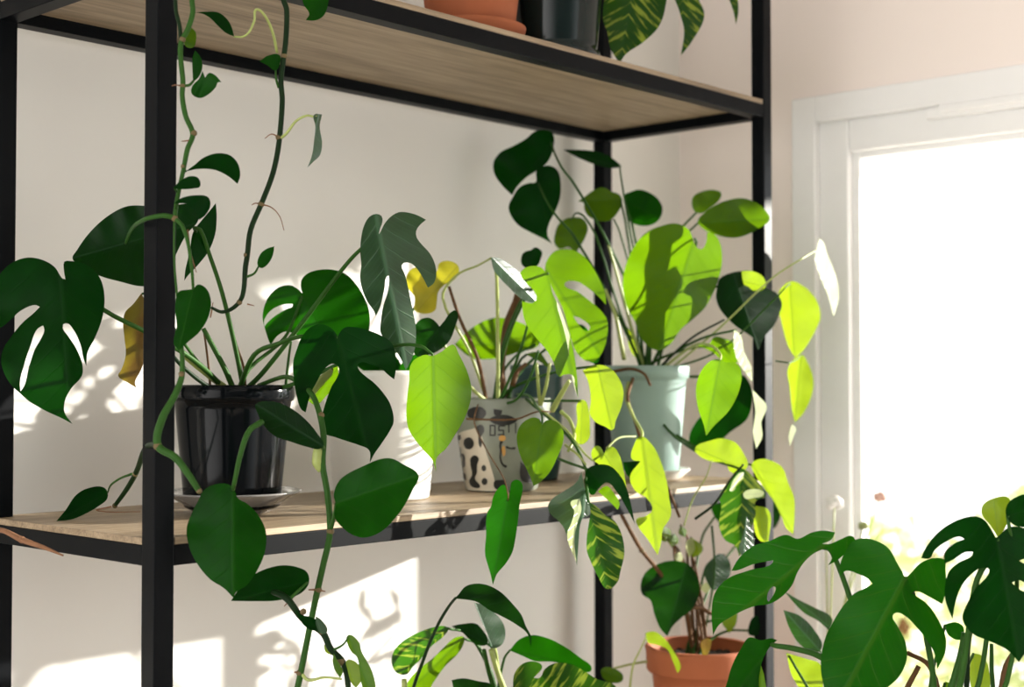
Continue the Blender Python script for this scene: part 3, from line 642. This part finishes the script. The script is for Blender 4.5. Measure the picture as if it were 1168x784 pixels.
for pts, r, m in (([(568, 462, 2.15), (568, 400, 2.13), (567, 335, 2.1), (566, 312, 2.05), (564, 298, 2.02)], .0032, 'steml'), ([(555, 460, 2.15), (545, 410, 2.13), (525, 365, 2.1), (512, 327, 2.1)], .0032, 'stemb'),
                  ([(560, 462, 2.13), (540, 445, 2.11), (520, 420, 2.1), (503, 385, 2.08)], .003, 'steml'), ([(567, 462, 2.13), (580, 435, 2.11), (595, 395, 2.1), (602, 370, 2.08)], .0026, 'stem'),
                  ([(571, 462, 2.12), (590, 455, 2.08), (605, 430, 2.05), (614, 400, 2.03)], .0024, 'stem'), ([(616, 462, 2.12), (614, 440, 2.1), (612, 415, 2.08)], .003, 'steml'), ([(617, 462, 2.12), (623, 440, 2.1), (627, 415, 2.08)], .003, 'steml'),
                  ([(630, 468, 2.1), (640, 450, 2.05), (649, 435, 2.02)], .0045, 'steml'), ([(574, 400, 2.25), (578, 370, 2.25), (590, 340, 2.25), (596, 320, 2.25)], .0065, 'stemb'), ([(575, 452, 2.2), (572, 420, 2.22), (576, 390, 2.24)], .0065, 'stemb'),
                  ([(532, 478, 2.06), (560, 479, 2.05), (590, 478, 2.03), (612, 470, 2.03), (628, 470, 2.04)], .0016, 'stemb'), ([(640, 470, 2.08), (650, 480, 2.05), (655, 500, 2.0), (648, 515, 1.98)], .003, 'steml'),
                  ([(645, 508, 1.98), (660, 520, 1.93), (668, 530, 1.9)], .002, 'steml'), ([(585, 440, 2.16), (590, 425, 2.17), (600, 415, 2.18)], .004, 'stemb')):
    stem(p3, pts, [r, r*.7], m, 'leaf_stalk')
# small dark teal pot behind
c7 = at(612, 2.40, T2+.0005)
dp = empty('flower_pot', c7, 'small dark teal pot behind the patterned pot', 'pot')
pot(dp, [(.03, 0), (.036, .002), (.041, .03), (.043, .1), (.044, .185), (.046, .188), (.046, .194), (.045, .196)], .004, .17, 'tealdark')

# ------------------------------------------------------------------ P4 pale teal pot
c4_ = at(737, 2.42, T2+.0005)
s4 = empty('plant_saucer', c4_, 'white saucer under the pale teal pot', 'saucer')
mb = MB(); mb.lathe([(.0001, 0), (.055, 0), (.06, .003), (.074, .016), (.075, .018), (.072, .018), (.056, .0075), (.0001, .006)], c4_); mb.build('dish', M['whitepot'], s4)
p4 = empty('heart_leaf_plant', c4_+Vector((0, 0, .0065)), 'tall heart-leaved plant in a pale teal pot at the window end of the middle shelf', 'plant')
pot(p4, [(.052, 0), (.055, .003), (.06, .06), (.068, .16), (.07, .166), (.073, .167), (.074, .186), (.072, .188)], .005, .17, 'tealpot')
leaf(p4, 'B2', '215 403 160 350 115 280 112 220 150 165 220 130 290 90 340 50 400 40 440 60 442 150 410 220 370 255 300 300 240 360', '430 110', '215 403', 2.40, .2, .1, .2, 0, 'dark', pet=[(735, 425, 2.42), (725, 350, 2.4), (690, 270, 2.36), (655, 210, 2.33), (640, 190, 2.3)], pr=.002)
leaf(p4, 'B2', '345 330 350 270 380 245 430 240 470 270 485 330 480 420 450 500 420 560 410 620 436 672 390 645 320 610 250 570 210 520 195 470 220 410 260 355 310 335', '355 330', '436 672', 2.36, .15, 0, .2, 0, 'dark', pet=[(735, 425, 2.42), (700, 350, 2.38), (655, 270, 2.3), (632, 243, 2.26)], pr=.002)
leaf(p4, 'B2', '500 150 580 150 680 160 760 190 822 240 800 250 720 245 640 220 570 190', '818 243', '500 150', 2.48, .2, 1.4, .2, 0, 'dark', pet=[(740, 425, 2.42), (735, 350, 2.42), (718, 260, 2.4), (708, 200, 2.38)], pr=.0016)
leaf(p4, 'B2', '580 437 620 410 660 380 720 360 760 380 810 400 827 440 800 500 760 540 700 545 640 520 615 480 610 445', '815 425', '580 437', 2.48, -.1, .4, .2, 0, 'lite', pet=A)
leaf(p4, 'B2', '840 400 870 385 920 372 980 390 1030 430 1050 480 1030 540 980 570 930 572 870 550 845 500 850 460', '842 440', '1030 530', 2.48, .1, .2, .2, 0, 'mid', pet=A)
leaf(p4, 'B2', '470 570 500 540 560 525 610 535 635 580 620 640 590 690 565 720 530 690 480 700 450 670 455 610', '540 535', '565 720', 2.48, .1, 0, .2, 0, 'lite', pet=[(733, 425, 2.42), (705, 350, 2.4), (680, 270, 2.38), (664, 245, 2.37)], pr=.0018)
leaf(p4, 'B3', '385 220 395 190 440 165 500 160 530 175 520 210 480 245 430 275 400 265', '410 268', '530 172', 2.48, .1, .2, .2, 0, 'lite', pet=A)
leaf(p4, 'B3', '415 315 450 270 510 230 580 205 640 200 700 220 740 250 770 306 730 340 670 375 600 395 520 385 440 350', '418 320', '770 306', 2.38, -.05, .4, .2, 0, 'lite', pet=A, lab='upper leaf pointing at the far post')
leaf(p4, 'B3', '392 405 370 355 310 325 240 335 160 370 100 440 60 530 45 610 50 680 75 760 100 800 130 880 170 930 224 952 280 920 330 850 400 790 450 740 490 670 520 590 535 500 520 410 490 375 460 368 457 415 432 452 408 440', '400 400', '224 952', 2.32, -.4, -.05, .18, 0, 'lite', pet=[(740, 425, 2.42), (765, 370, 2.40), (785, 300, 2.36), (794, 278, 2.33)], pr=.0022, lab='largest sunlit heart shaped leaf')
leaf(p4, 'B3', '510 640 520 600 560 575 620 560 690 560 735 590 750 640 800 665 830 720 820 765 793 825 743 885 713 952 690 895 613 840 563 795 518 735 505 690', '600 600', '713 952', 2.33, .5, 0, .3, 0, 'deep', pet=A)
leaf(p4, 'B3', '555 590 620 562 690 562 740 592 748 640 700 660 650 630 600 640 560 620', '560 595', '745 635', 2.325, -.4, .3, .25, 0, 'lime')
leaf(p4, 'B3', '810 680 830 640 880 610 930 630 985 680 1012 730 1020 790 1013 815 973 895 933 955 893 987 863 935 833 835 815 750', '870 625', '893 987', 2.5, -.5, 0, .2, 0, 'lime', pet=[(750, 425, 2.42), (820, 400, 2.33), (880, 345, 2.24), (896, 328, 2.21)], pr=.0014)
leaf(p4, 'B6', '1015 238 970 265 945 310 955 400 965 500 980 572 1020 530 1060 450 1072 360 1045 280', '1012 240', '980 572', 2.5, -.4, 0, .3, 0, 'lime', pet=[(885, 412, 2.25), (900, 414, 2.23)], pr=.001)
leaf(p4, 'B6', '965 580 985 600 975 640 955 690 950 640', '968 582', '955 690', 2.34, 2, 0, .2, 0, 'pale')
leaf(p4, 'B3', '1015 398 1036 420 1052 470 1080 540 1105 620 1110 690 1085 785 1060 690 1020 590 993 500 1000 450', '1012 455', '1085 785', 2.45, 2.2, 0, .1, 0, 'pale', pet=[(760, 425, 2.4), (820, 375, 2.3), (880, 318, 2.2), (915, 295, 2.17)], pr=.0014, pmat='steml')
leaf(p4, 'B6', '612 262 575 262 530 300 500 360 492 430 505 510 530 580 543 637 580 590 650 520 700 430 718 350 710 300 680 275 640 275', '612 262', '543 637', 1.98, -.35, -.05, .2, 0, 'lite', pet=[(750, 425, 2.4), (790, 395, 2.25), (812, 395, 2.08), (822, 405, 2.0)], pr=.0018, pmat='steml', lab='bright pointed leaf in front of the far post')
leaf(p4, 'B6', '720 338 752 370 770 420 765 500 740 560 660 620 580 690 510 707 470 690 458 650 500 560 600 480', '725 345', '470 700', 2.4, .1, .1, .2, 0, 'dark', pet=A)
leaf(p4, 'B8', '400 140 480 98 540 88 600 108 640 160 662 222 620 262 575 252 550 210 480 202 420 172', '410 140', '640 240', 2.2, -.4, .1, .25, 0, 'lime', pet=A)
leaf(p4, 'B8', '680 215 720 190 770 195 830 230 862 310 890 380 892 480 886 562 850 530 830 480 790 400 740 330 700 270', '685 220', '886 562', 2.22, -.5, 0, .25, .05, 'lime', pet=A)
leaf(p4, 'B8', '600 250 640 240 700 290 740 340 750 370 700 400 700 460 670 560 640 640 620 672 600 620 550 590 520 520 530 420 520 380 550 320 580 280', '640 245', '620 672', 2.15, .2, 0, .3, 0, 'vari', pet=A)
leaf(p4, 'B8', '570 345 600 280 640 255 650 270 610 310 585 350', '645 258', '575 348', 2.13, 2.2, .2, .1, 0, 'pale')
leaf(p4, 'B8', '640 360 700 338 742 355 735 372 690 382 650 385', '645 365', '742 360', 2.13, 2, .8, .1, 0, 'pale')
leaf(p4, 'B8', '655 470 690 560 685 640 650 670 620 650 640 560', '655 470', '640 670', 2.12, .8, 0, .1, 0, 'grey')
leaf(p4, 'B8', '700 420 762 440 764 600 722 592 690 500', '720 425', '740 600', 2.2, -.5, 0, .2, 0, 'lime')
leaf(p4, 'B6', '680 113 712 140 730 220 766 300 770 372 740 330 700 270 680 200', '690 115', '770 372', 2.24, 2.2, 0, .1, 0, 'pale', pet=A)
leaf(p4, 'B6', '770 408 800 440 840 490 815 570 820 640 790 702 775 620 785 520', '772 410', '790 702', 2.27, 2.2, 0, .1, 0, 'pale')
leaf(p4, 'B6', '500 190 560 180 580 150 640 160 690 190 690 280 640 280 580 230', '580 190', '680 280', 2.32, -.3, .4, .2, 0, 'lite', pet=A)
leaf(p4, 'B8', '130 78 190 120 232 200 262 300 272 370 282 470 242 540 235 600 217 664 170 590 120 522 110 490 160 470 190 440 160 380 110 350 80 280 132 200 90 190 100 120', '140 85', '217 664', 2.04, -.45, 0, .2, 0, 'lime', pet=[(720, 428, 2.4), (714, 450, 2.3), (722, 475, 2.15), (732, 493, 2.07)], pr=.0026, pmat='steml')
leaf(p4, 'B8', '45 205 130 198 120 245 85 290 60 260', '60 205', '85 290', 2.06, .2, 0, .2, 0, 'dark')
leaf(p4, 'B4', '1040 500 1090 560 1130 640 1120 700 1070 640', '1040 500', '1120 700', 2.47, -.3, 0, .2, 0, 'lime', pet=A)
for pts, r, m in (([(738, 428, 2.42), (722, 380, 2.4), (700, 300, 2.37), (694, 280, 2.36)], .003, 'steml'), ([(745, 428, 2.42), (730, 350, 2.4), (707, 265, 2.38), (700, 250, 2.38)], .002, 'stem'),
                  ([(712, 410, 2.36), (708, 390, 2.35), (702, 360, 2.35), (690, 330, 2.35)], .004, 'steml'), ([(745, 428, 2.4), (760, 412, 2.38), (790, 385, 2.35), (826, 365, 2.3)], .0024, 'stemd'),
                  ([(700, 424, 2.34), (720, 421, 2.3), (735, 427, 2.27), (742, 440, 2.26)], .003, 'stemb'), ([(722, 432, 2.33), (716, 455, 2.25), (724, 480, 2.2), (735, 510, 2.17), (750, 530, 2.15), (765, 565, 2.15), (775, 590, 2.16)], .003, 'stemb'),
                  ([(692, 512, 2.1), (705, 500, 2.12), (725, 498, 2.15)], .0018, 'steml'), ([(780, 600, 2.2), (790, 570, 2.2), (805, 545, 2.18), (812, 525, 2.16)], .0014, 'steml'), ([(793, 592, 2.15), (815, 575, 2.13), (835, 545, 2.11), (848, 530, 2.1)], .0022, 'stemd')):
    stem(p4, pts, [r, r*.7], m, 'leaf_stalk')

# ------------------------------------------------------------------ P5 terracotta pot on the lower shelf
c5 = at(796, 2.40, T1+.0005)
p5 = empty('climbing_plant', c5, 'leggy plant in a terracotta pot on the lower shelf beside the far posts', 'plant')
pot(p5, [(.062, 0), (.066, .003), (.07, .04), (.077, .12), (.0795, .145), (.086, .146), (.089, .15), (.09, .18), (.092, .186), (.09, .189)], .007, .166, 'terra')
leaf(p5, 'C1', '395 260 420 210 480 170 560 155 630 175 675 240 682 310 650 390 590 440 550 480 524 528 490 490 460 420 440 350 400 320', '600 250', '524 528', 2.28, .1, 0, .2, 0, 'deep', pet=A, pmat='stemb')
leaf(p5, 'C1', '415 512 460 505 510 540 560 610 590 682 575 712 555 660 520 590 470 570 430 560', '420 530', '578 712', 2.25, -.3, .2, .25, .1, 'lime', pet=[(718, 790, 2.3), (722, 760, 2.28), (732, 738, 2.26)], pr=.0014, pmat='steml')
leaf(p5, 'C1', '705 200 740 150 790 120 832 160 832 230 790 282 750 300 720 260', '760 140', '750 300', 2.42, .4, 0, .2, 0, 'grey', pet=A)
leaf(p5, 'C1', '925 480 960 428 1012 470 990 512 930 522', '930 500', '1012 470', 2.38, .2, 0, .2, 0, 'dark', pet=A)
leaf(p5, 'C1', '795 450 872 408 862 470 830 514', '800 455', '865 415', 2.36, -.4, 0, .2, 0, 'lime', pet=A)
leaf(p5, 'C1', '200 690 250 684 305 720 300 750 240 755 205 730', '205 700', '305 735', 2.3, -.3, .3, .2, 0, 'lite', pet=A, pmat='steml')
leaf(p5, 'C1', '690 560 712 540 738 545 735 590 722 625 728 655 705 640 695 600', '715 545', '715 655', 2.3, -.2, 0, .2, 0, 'brown')
leaf(p5, 'px', '812 572 824 566 846 566 860 578 852 596 832 602 818 594', '815 590', '860 574', 2.5, .3, .2, .2, 0, 'mid', pet=A)  # extra leaf added to block sun from the wall behind
leaf(p5, 'px', '858 566 874 562 888 572 890 590 878 606 862 598', '872 604', '874 562', 2.56, .3, .2, .2, 0, 'mid', pet=A)  # hidden leaf behind the post, added to shrink the sun patch
for o_ in ('480 20 520 -10 545 20 520 60 490 50', '525 50 560 20 580 60 545 90', '620 60 650 40 660 100 630 140', '640 40 700 90 690 120 650 140 640 90', '590 -20 620 10 610 40 580 20', '690 290 715 260 735 290 715 320', '560 130 590 110 600 150 575 170'):
    q = o_.split(); leaf(p5, 'C1', o_, q[0]+' '+q[1], q[4]+' '+q[5], 2.36, random.choice((-.5, 1.6)), 0, .2, 0, random.choice(('lime', 'pale', 'pale')), pet=A, pmat='stemb')
for pts, r, m in (([(706, 582, 2.2), (718, 604, 2.22), (732, 628, 2.25), (750, 650, 2.28), (768, 675, 2.31), (783, 698, 2.34), (788, 730, 2.38), (792, 745, 2.40)], .0042, 'stemb'), ([(800, 745, 2.4), (808, 700, 2.39), (815, 650, 2.38), (812, 600, 2.38)], .002, 'stem'),
                  ([(789, 745, 2.4), (780, 690, 2.39), (770, 640, 2.38), (768, 610, 2.38)], .0022, 'stemb'), ([(783, 697, 2.34), (797, 693, 2.36), (812, 700, 2.38), (830, 704, 2.38)], .0042, 'stemb')):
    stem(p5, pts, [r*.75, r], m, 'woody_stem', knots=[(732, 628, 2.25, .006)] if r == .0042 and pts[0][0] == 706 else ())

# ------------------------------------------------------------------ P6 plant at the bottom, lower shelf
c9 = at(565, 2.05, T1+.0005)
p6 = empty('peacock_plant', c9, 'low plant with dark and striped leaves on the lower shelf, cut by the bottom edge', 'plant')
pot(p6, [(.06, 0), (.064, .003), (.07, .08), (.075, .13), (.078, .132), (.078, .146), (.076, .148)], .005, .13, 'whitepot')
leaf(p6, 'C3', '383 168 400 150 430 115 470 102 530 108 590 140 640 190 680 240 700 290 724 340 722 388 707 325 660 285 600 250 540 220 480 182 430 172', '388 165', '722 388', 1.82, .2, .5, .2, 0, 'deep', pet=[(560, 880, 2.02), (490, 850, 1.95), (470, 800, 1.88), (484, 750, 1.84), (500, 712, 1.83), (512, 692, 1.825)], pr=.0022, pmat='stemd', lab='dark arching leaf at the top of the plant')
leaf(p6, 'C3', '470 185 510 195 560 230 600 280 609 330 590 375 545 387 530 330 500 260', '548 385', '470 185', 1.95, .7, 0, .25, 0, 'grey', pet=A, pmat='steml')
leaf(p6, 'C3', '355 300 340 290 290 295 220 320 150 360 110 410 105 460 130 500 170 505 200 470 230 440 280 380 340 330', '352 300', '140 505', 1.95, -.3, .2, .25, 0, 'vari', pet=A)
leaf(p6, 'C3', '425 340 390 340 340 380 290 430 240 470 180 530 150 600 250 600 290 540 340 470 400 410 422 372', '423 345', '160 600', 2.02, -.2, .2, .25, 0, 'lite', pet=A)
leaf(p6, 'C3', '370 290 420 280 480 280 510 310 532 350 526 372 490 375 440 340 420 320', '530 370', '370 290', 1.98, .4, .3, .25, 0, 'deep', pet=A)
leaf(p6, 'C3', '628 398 670 350 730 330 800 345 870 380 940 430 992 476 985 492 900 470 830 450 740 445 680 420', '630 396', '990 484', 1.98, 0, .5, .2, 0, 'mid', pet=[(566, 850, 2.03), (568, 790, 2.0), (575, 752, 1.99)], pr=.0018)
leaf(p6, 'C3', '643 570 650 500 690 455 750 450 772 468 735 520 760 520 785 480 830 455 900 460 960 490 1010 522 1100 560 1110 640 950 700 760 690 650 650', '670 640', '1105 610', 1.9, .4, .6, .25, 0, 'vari', pet=A)
leaf(p6, 'C3', '370 530 420 522 490 535 545 548 580 600 500 650 400 620', '540 640', '370 530', 1.92, .2, .5, .25, 0, 'deep', pet=A)
stem(p6, [(566, 870, 2.05), (577, 800, 2.0), (567, 765, 1.98), (560, 742, 1.96)], [.005, .0035], 'steml', 'leaf_stalk')
stem(p6, [(564, 870, 2.05), (566, 800, 2.0), (557, 765, 1.98), (552, 742, 1.96)], [.004, .003], 'stem', 'leaf_stalk')
stem(p6, [(470, 870, 2.0), (462, 800, 2.0), (461, 775, 2.0)], [.006, .004], 'steml', 'leaf_stalk')

# ------------------------------------------------------------------ P7 monstera at the right, on a stool
c8 = at(1045, 1.56, .0)
st_ = empty('plant_stool', c8, 'low wooden stool under the right-hand monstera pot, below the picture', 'stool')
mb = MB(); mb.lathe([(.0001, .4), (.15, .4), (.155, .405), (.155, .425), (.15, .43), (.0001, .43)], c8); mb.build('seat', M['oak'], st_)
for k in range(3):
    a = k*2.094+.4; mb = MB(); mb.tube([c8+Vector((.11*math.cos(a), .11*math.sin(a), .402)), c8+Vector((.15*math.cos(a), .15*math.sin(a), .002))], [.015, .011], 12); mb.build('leg', M['oak'], st_)
p7 = empty('monstera', c8+Vector((0, 0, .4305)), 'large monstera with wide split leaves in front of the window at the right', 'plant')
pot(p7, [(.09, 0), (.095, .004), (.11, .12), (.122, .22), (.128, .222), (.13, .25), (.127, .253)], .007, .23, 'whitepot')
leaf(p7, 'C2', '72 497 67 420 78 350 120 300 200 268 282 242 284 233 220 245 150 270 137 270 160 230 210 185 270 165 330 143 370 157 420 135 460 128 502 134 490 160 458 174 480 176 520 160 560 147 573 160 555 190 520 225 477 252 492 220 475 195 440 202 400 232 370 275 350 322 310 365 270 387 228 392 190 405 140 430 92 462', '455 186', '72 497', 1.55, -.2, .3, .2, .05, 'mon',
     holes=['262 372 285 325 292 328 285 355 268 380'], pet=[(1030, 900, 1.56), (1000, 800, 1.55), (975, 700, 1.56), (950, 632, 1.56)], pr=.003, lab='left monstera leaf with a yellow edge')
leaf(p7, 'C2', '750 292 740 275 720 240 690 190 650 165 600 155 565 165 540 200 522 240 517 292 540 270 580 280 620 300 633 315 610 330 570 350 530 395 495 450 470 500 455 560 452 620 465 690 490 785 560 755 620 705 680 685 730 640 755 580 750 520 720 460 705 430 718 418 750 430 790 470 830 520 855 570 862 618 890 560 893 510 870 450 830 390 790 360 767 348 790 342 830 360 880 387 893 340 892 270 886 230 850 225 800 245 765 282', '750 295', '490 785', 1.5, -.05, -.1, .15, 0, 'mon',
     pet=[(1040, 900, 1.56), (1065, 800, 1.54), (1055, 720, 1.53), (1040, 675, 1.515)], pr=.003, lab='middle monstera leaf facing the camera')
leaf(p7, 'C2', '1070 155 1050 120 1030 92 1000 78 950 85 890 115 850 150 815 200 805 226 838 226 852 200 890 170 942 150 958 158 920 175 888 210 888 245 920 230 960 205 988 203 985 216 940 240 905 270 890 320 890 370 916 442 925 390 945 330 985 280 1020 260 1045 265 1040 285 1000 330 970 380 951 440 985 490 1050 520 1110 550 1150 592 1180 550 1240 490 1275 400 1280 300 1250 200 1190 130 1120 115', '1072 158', '1150 592', 1.46, .25, -.1, .18, 0, 'dark',
     holes=['1125 312 1150 303 1175 318 1190 350 1160 340', '1150 235 1180 225 1220 240 1240 265 1190 255'], pet=[(1045, 900, 1.56), (1090, 800, 1.5), (1105, 720, 1.48), (1115, 660, 1.475), (1140, 622, 1.475)], pr=.0032, lab='right monstera leaf in shade')
leaf(p7, 'C2', '1078 155 1050 110 1020 72 1022 40 1060 15 1112 12 1122 60 1110 100 1088 140', '1078 155', '1060 15', 1.5, -.4, 0, .25, 0, 'lime', pet=[(1050, 900, 1.56), (1110, 800, 1.54), (1132, 680, 1.53), (1138, 635, 1.52)], pr=.0025)
leaf(p7, 'C2', '1104 70 1110 35 1140 10 1200 0 1240 40 1210 100 1140 112', '1110 75', '1240 40', 1.47, .2, 0, .2, 0, 'dark', pet=[(1055, 900, 1.56), (1140, 800, 1.52), (1160, 680, 1.5)], pr=.0025)
leaf(p7, 'C2', '200 505 240 515 278 508 298 515 275 535 245 590 235 640 225 720 150 760 112 740 125 650 145 590 170 545', '278 530', '115 750', 1.56, .3, -.1, .4, 0, 'mid', pet=[(1020, 900, 1.56), (990, 790, 1.55), (935, 749, 1.55), (905, 740, 1.555), (885, 737, 1.56)], pr=.0032)
leaf(p7, 'C2', '240 600 252 640 255 720 235 740 228 680', '240 600', '240 740', 1.57, -.6, 0, .1, 0, 'lite')
leaf(p7, 'C2', '320 340 370 370 430 400 492 440 482 482 440 445 395 420', '482 470', '320 340', 2.15, .3, .3, .2, 0, 'grey', pet=A)
leaf(p7, 'C2', '320 408 380 430 430 480 456 540 430 562 380 532 340 470', '450 555', '320 408', 2.1, .2, 0, .2, 0, 'grey', pet=A)
leaf(p7, 'C2', '330 560 400 580 450 600 460 680 440 740 390 700 350 640', '340 570', '440 740', 2.0, -.3, 0, .2, 0, 'lime', pet=A)
leaf(p7, 'C2', '885 460 930 452 955 470 945 512 905 500', '890 462', '950 510', 1.75, -.1, 0, .2, 0, 'mid', pet=A)
leaf(p7, 'C2', '985 560 1020 570 1045 620 1040 700 990 720 975 640', '990 562', '1010 720', 1.8, -.4, 0, .2, 0, 'lime', pet=A)
leaf(p7, 'C2', '890 660 950 680 1000 720 960 760 900 740', '890 665', '990 740', 1.7, -.3, .3, .2, 0, 'lite', pet=A)
for pts, r, m in (([(1050, 900, 1.56), (1070, 800, 1.56), (1060, 760, 1.56), (1035, 745, 1.56)], .0035, 'stemb'), ([(1045, 900, 1.54), (1080, 800, 1.53), (1095, 750, 1.53), (1100, 722, 1.53)], .0045, 'stem'),
                  ([(1060, 900, 1.55), (1100, 800, 1.55), (1104, 740, 1.55), (1112, 690, 1.56)], .0035, 'stemd'), ([(1070, 900, 1.56), (1130, 800, 1.56), (1131, 760, 1.56), (1131, 735, 1.57)], .003, 'stem'),
                  ([(1075, 900, 1.56), (1138, 800, 1.55), (1148, 760, 1.55), (1160, 740, 1.55)], .0045, 'stemb'), ([(1030, 900, 1.58), (1030, 800, 1.58), (1048, 760, 1.58)], .004, 'stemb')):
    stem(p7, pts, [r, r*.7], m, 'leaf_stalk')

# ------------------------------------------------------------------ small things
tw = MB(); tw.tube([P(-14, 604, 1.625), P(5, 606, 1.60), P(25, 616, 1.585), P(48, 624, 1.57), P(72, 634, 1.553)], [.0028, .003, .0036, .0026, .001], 8)
tw.ball(P(25, 616, 1.585), .0042)
tag(tw.build('dry_twig', M['root']), 'thin dry brown twig across the left end beam of the middle shelf', 'twig')

# dried flowers on the window sill, their pot below the picture
dloc = Vector((XW-.055, .05, WZ0+.0005))
df = empty('dried_flowers', dloc, 'stalks with pale and orange dried buds rising before the window frame', 'flowers')
pot(df, [(.03, 0), (.034, .002), (.038, .05), (.041, .09), (.043, .092), (.043, .1), (.041, .101)], .004, .085, 'whitepot')
for (x, y, d, m_, sz) in ((952, 574, 2.60, 'whitepot', .017), (942, 610, 2.60, 'whitepot', .010), (1004, 567, 2.62, 'brick', .012), (985, 600, 2.61, 'pale', .010)):
    e = P(x, y, d); c = Vector(df['_crown'])
    mb = MB(); mb.tube([c, c+Vector((0, (e.y-c.y)*.3, (e.z-c.z)*.5)), e], [.0022, .0014], 6); fs_ = mb.build('flower_stalk', M['steml'], df)
    mb = MB()
    for k in range(9):
        a = k*2.4; mb.ball(e+Vector((math.cos(a)*sz*.5, math.sin(a)*sz*.5, (k-4)*sz*.1)), sz*.55, 0, (1, 1, .7))
    mb.build('bud', M[m_], fs_)

# shrubs out in the garden, outdoor haze painted into their pale leaf colour
def shrub(loc, h, r, n, mat, label):
    e = empty('garden_shrub', loc, label, 'shrub', 'pale shrubs beyond the window')
    mb = MB()
    for k in range(7):
        a = k*.9; mb.tube([Vector(loc), Vector(loc)+Vector((.3*r*math.cos(a), .3*r*math.sin(a), h*.5)), Vector(loc)+Vector((.7*r*math.cos(a), .7*r*math.sin(a), h*.9))], [.02, .006], 6)
    mb.build('stems', M['stemb'], e)
    vs = []; fs = []; uv = []
    for k in range(n):
        a, q, z = random.uniform(0, 6.28), math.sqrt(random.random()), random.uniform(.12, 1)
        c = Vector(loc)+Vector((r*q*math.cos(a)*math.sin(z*2.6+.3), r*q*math.sin(a)*math.sin(z*2.6+.3), h*z))
        d = Vector((random.gauss(0, 1), random.gauss(0, 1), random.gauss(0, .6))).normalized(); s_ = d.orthogonal().normalized()*random.uniform(.02, .035); l = random.uniform(.08, .13)
        m0 = len(vs); vs += [c, c+d*l*.5+s_, c+d*l, c+d*l*.5-s_]; uv += [(0, 0), (.3, .5), (0, 1), (-.3, .5)]; fs.append((m0, m0+1, m0+2, m0+3))
    build('foliage', vs, fs, M[mat], e, True, None, uv)
shrub((4.2, 1.45, -.05), .95, .5, 700, 'pale', 'pale yellow green shrub in the garden, low behind the window glass')
shrub((5.4, 1.1, -.05), 1.05, .6, 800, 'pale', 'haze-pale shrub in the garden, right of the yellow green one')

# ------------------------------------------------------------------ light
sun = bpy.data.lights.new('sun', 'SUN'); so = bpy.data.objects.new('sun', sun); COL.objects.link(so)
SD = Vector((-1, .515, -.222)).normalized()
so.rotation_euler = SD.to_track_quat('-Z', 'Y').to_euler(); so.location = (5, -3, 4)
sun.energy = 17; sun.angle = math.radians(.8); sun.color = (1, .95, .86)
w = bpy.data.worlds.new('sky'); SC.world = w; w.use_nodes = True
nt = w.node_tree; bg = nt.nodes['Background']
tcw = nt.nodes.new('ShaderNodeTexCoord')
def lobe(v, lo, hi, a, b):
    dt = nt.nodes.new('ShaderNodeVectorMath'); dt.operation = 'DOT_PRODUCT'; dt.inputs[1].default_value = Vector(v).normalized()
    mr = nt.nodes.new('ShaderNodeMapRange'); mr.interpolation_type = 'SMOOTHSTEP'
    for k, q in ((1, lo), (2, hi), (3, a), (4, b)): mr.inputs[k].default_value = q
    nt.links.new(tcw.outputs['Generated'], dt.inputs[0]); nt.links.new(dt.outputs['Value'], mr.inputs[0]); return mr.outputs[0]
def sky(col, strength):
    b = nt.nodes.new('ShaderNodeBackground'); b.inputs[0].default_value = (*col, 1); nt.links.new(strength, b.inputs[1]); return b.outputs[0]
def add(a, b):
    n = nt.nodes.new('ShaderNodeAddShader'); nt.links.new(a, n.inputs[0]); nt.links.new(b, n.inputs[1]); return n.outputs[0]
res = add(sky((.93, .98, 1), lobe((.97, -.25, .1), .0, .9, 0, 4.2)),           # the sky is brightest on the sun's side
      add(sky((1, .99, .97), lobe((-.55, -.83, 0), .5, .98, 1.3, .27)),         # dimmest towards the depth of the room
          sky((1, .965, .94), lobe((-1, .25, .15), .45, .95, 0, 4.4))))         # added warm glow without a source, brightens the window wall
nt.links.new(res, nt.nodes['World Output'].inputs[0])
SC.view_settings.view_transform = 'Standard'; SC.view_settings.look = 'None'
SC.view_settings.gamma = 1; SC.view_settings.use_curve_mapping = False; SC.view_settings.exposure = 0
SC.cycles.use_denoising = True
SC.cycles.max_bounces = 10; SC.cycles.transparent_max_bounces = 12
for o in bpy.data.objects:
    if '_crown' in o: del o['_crown']
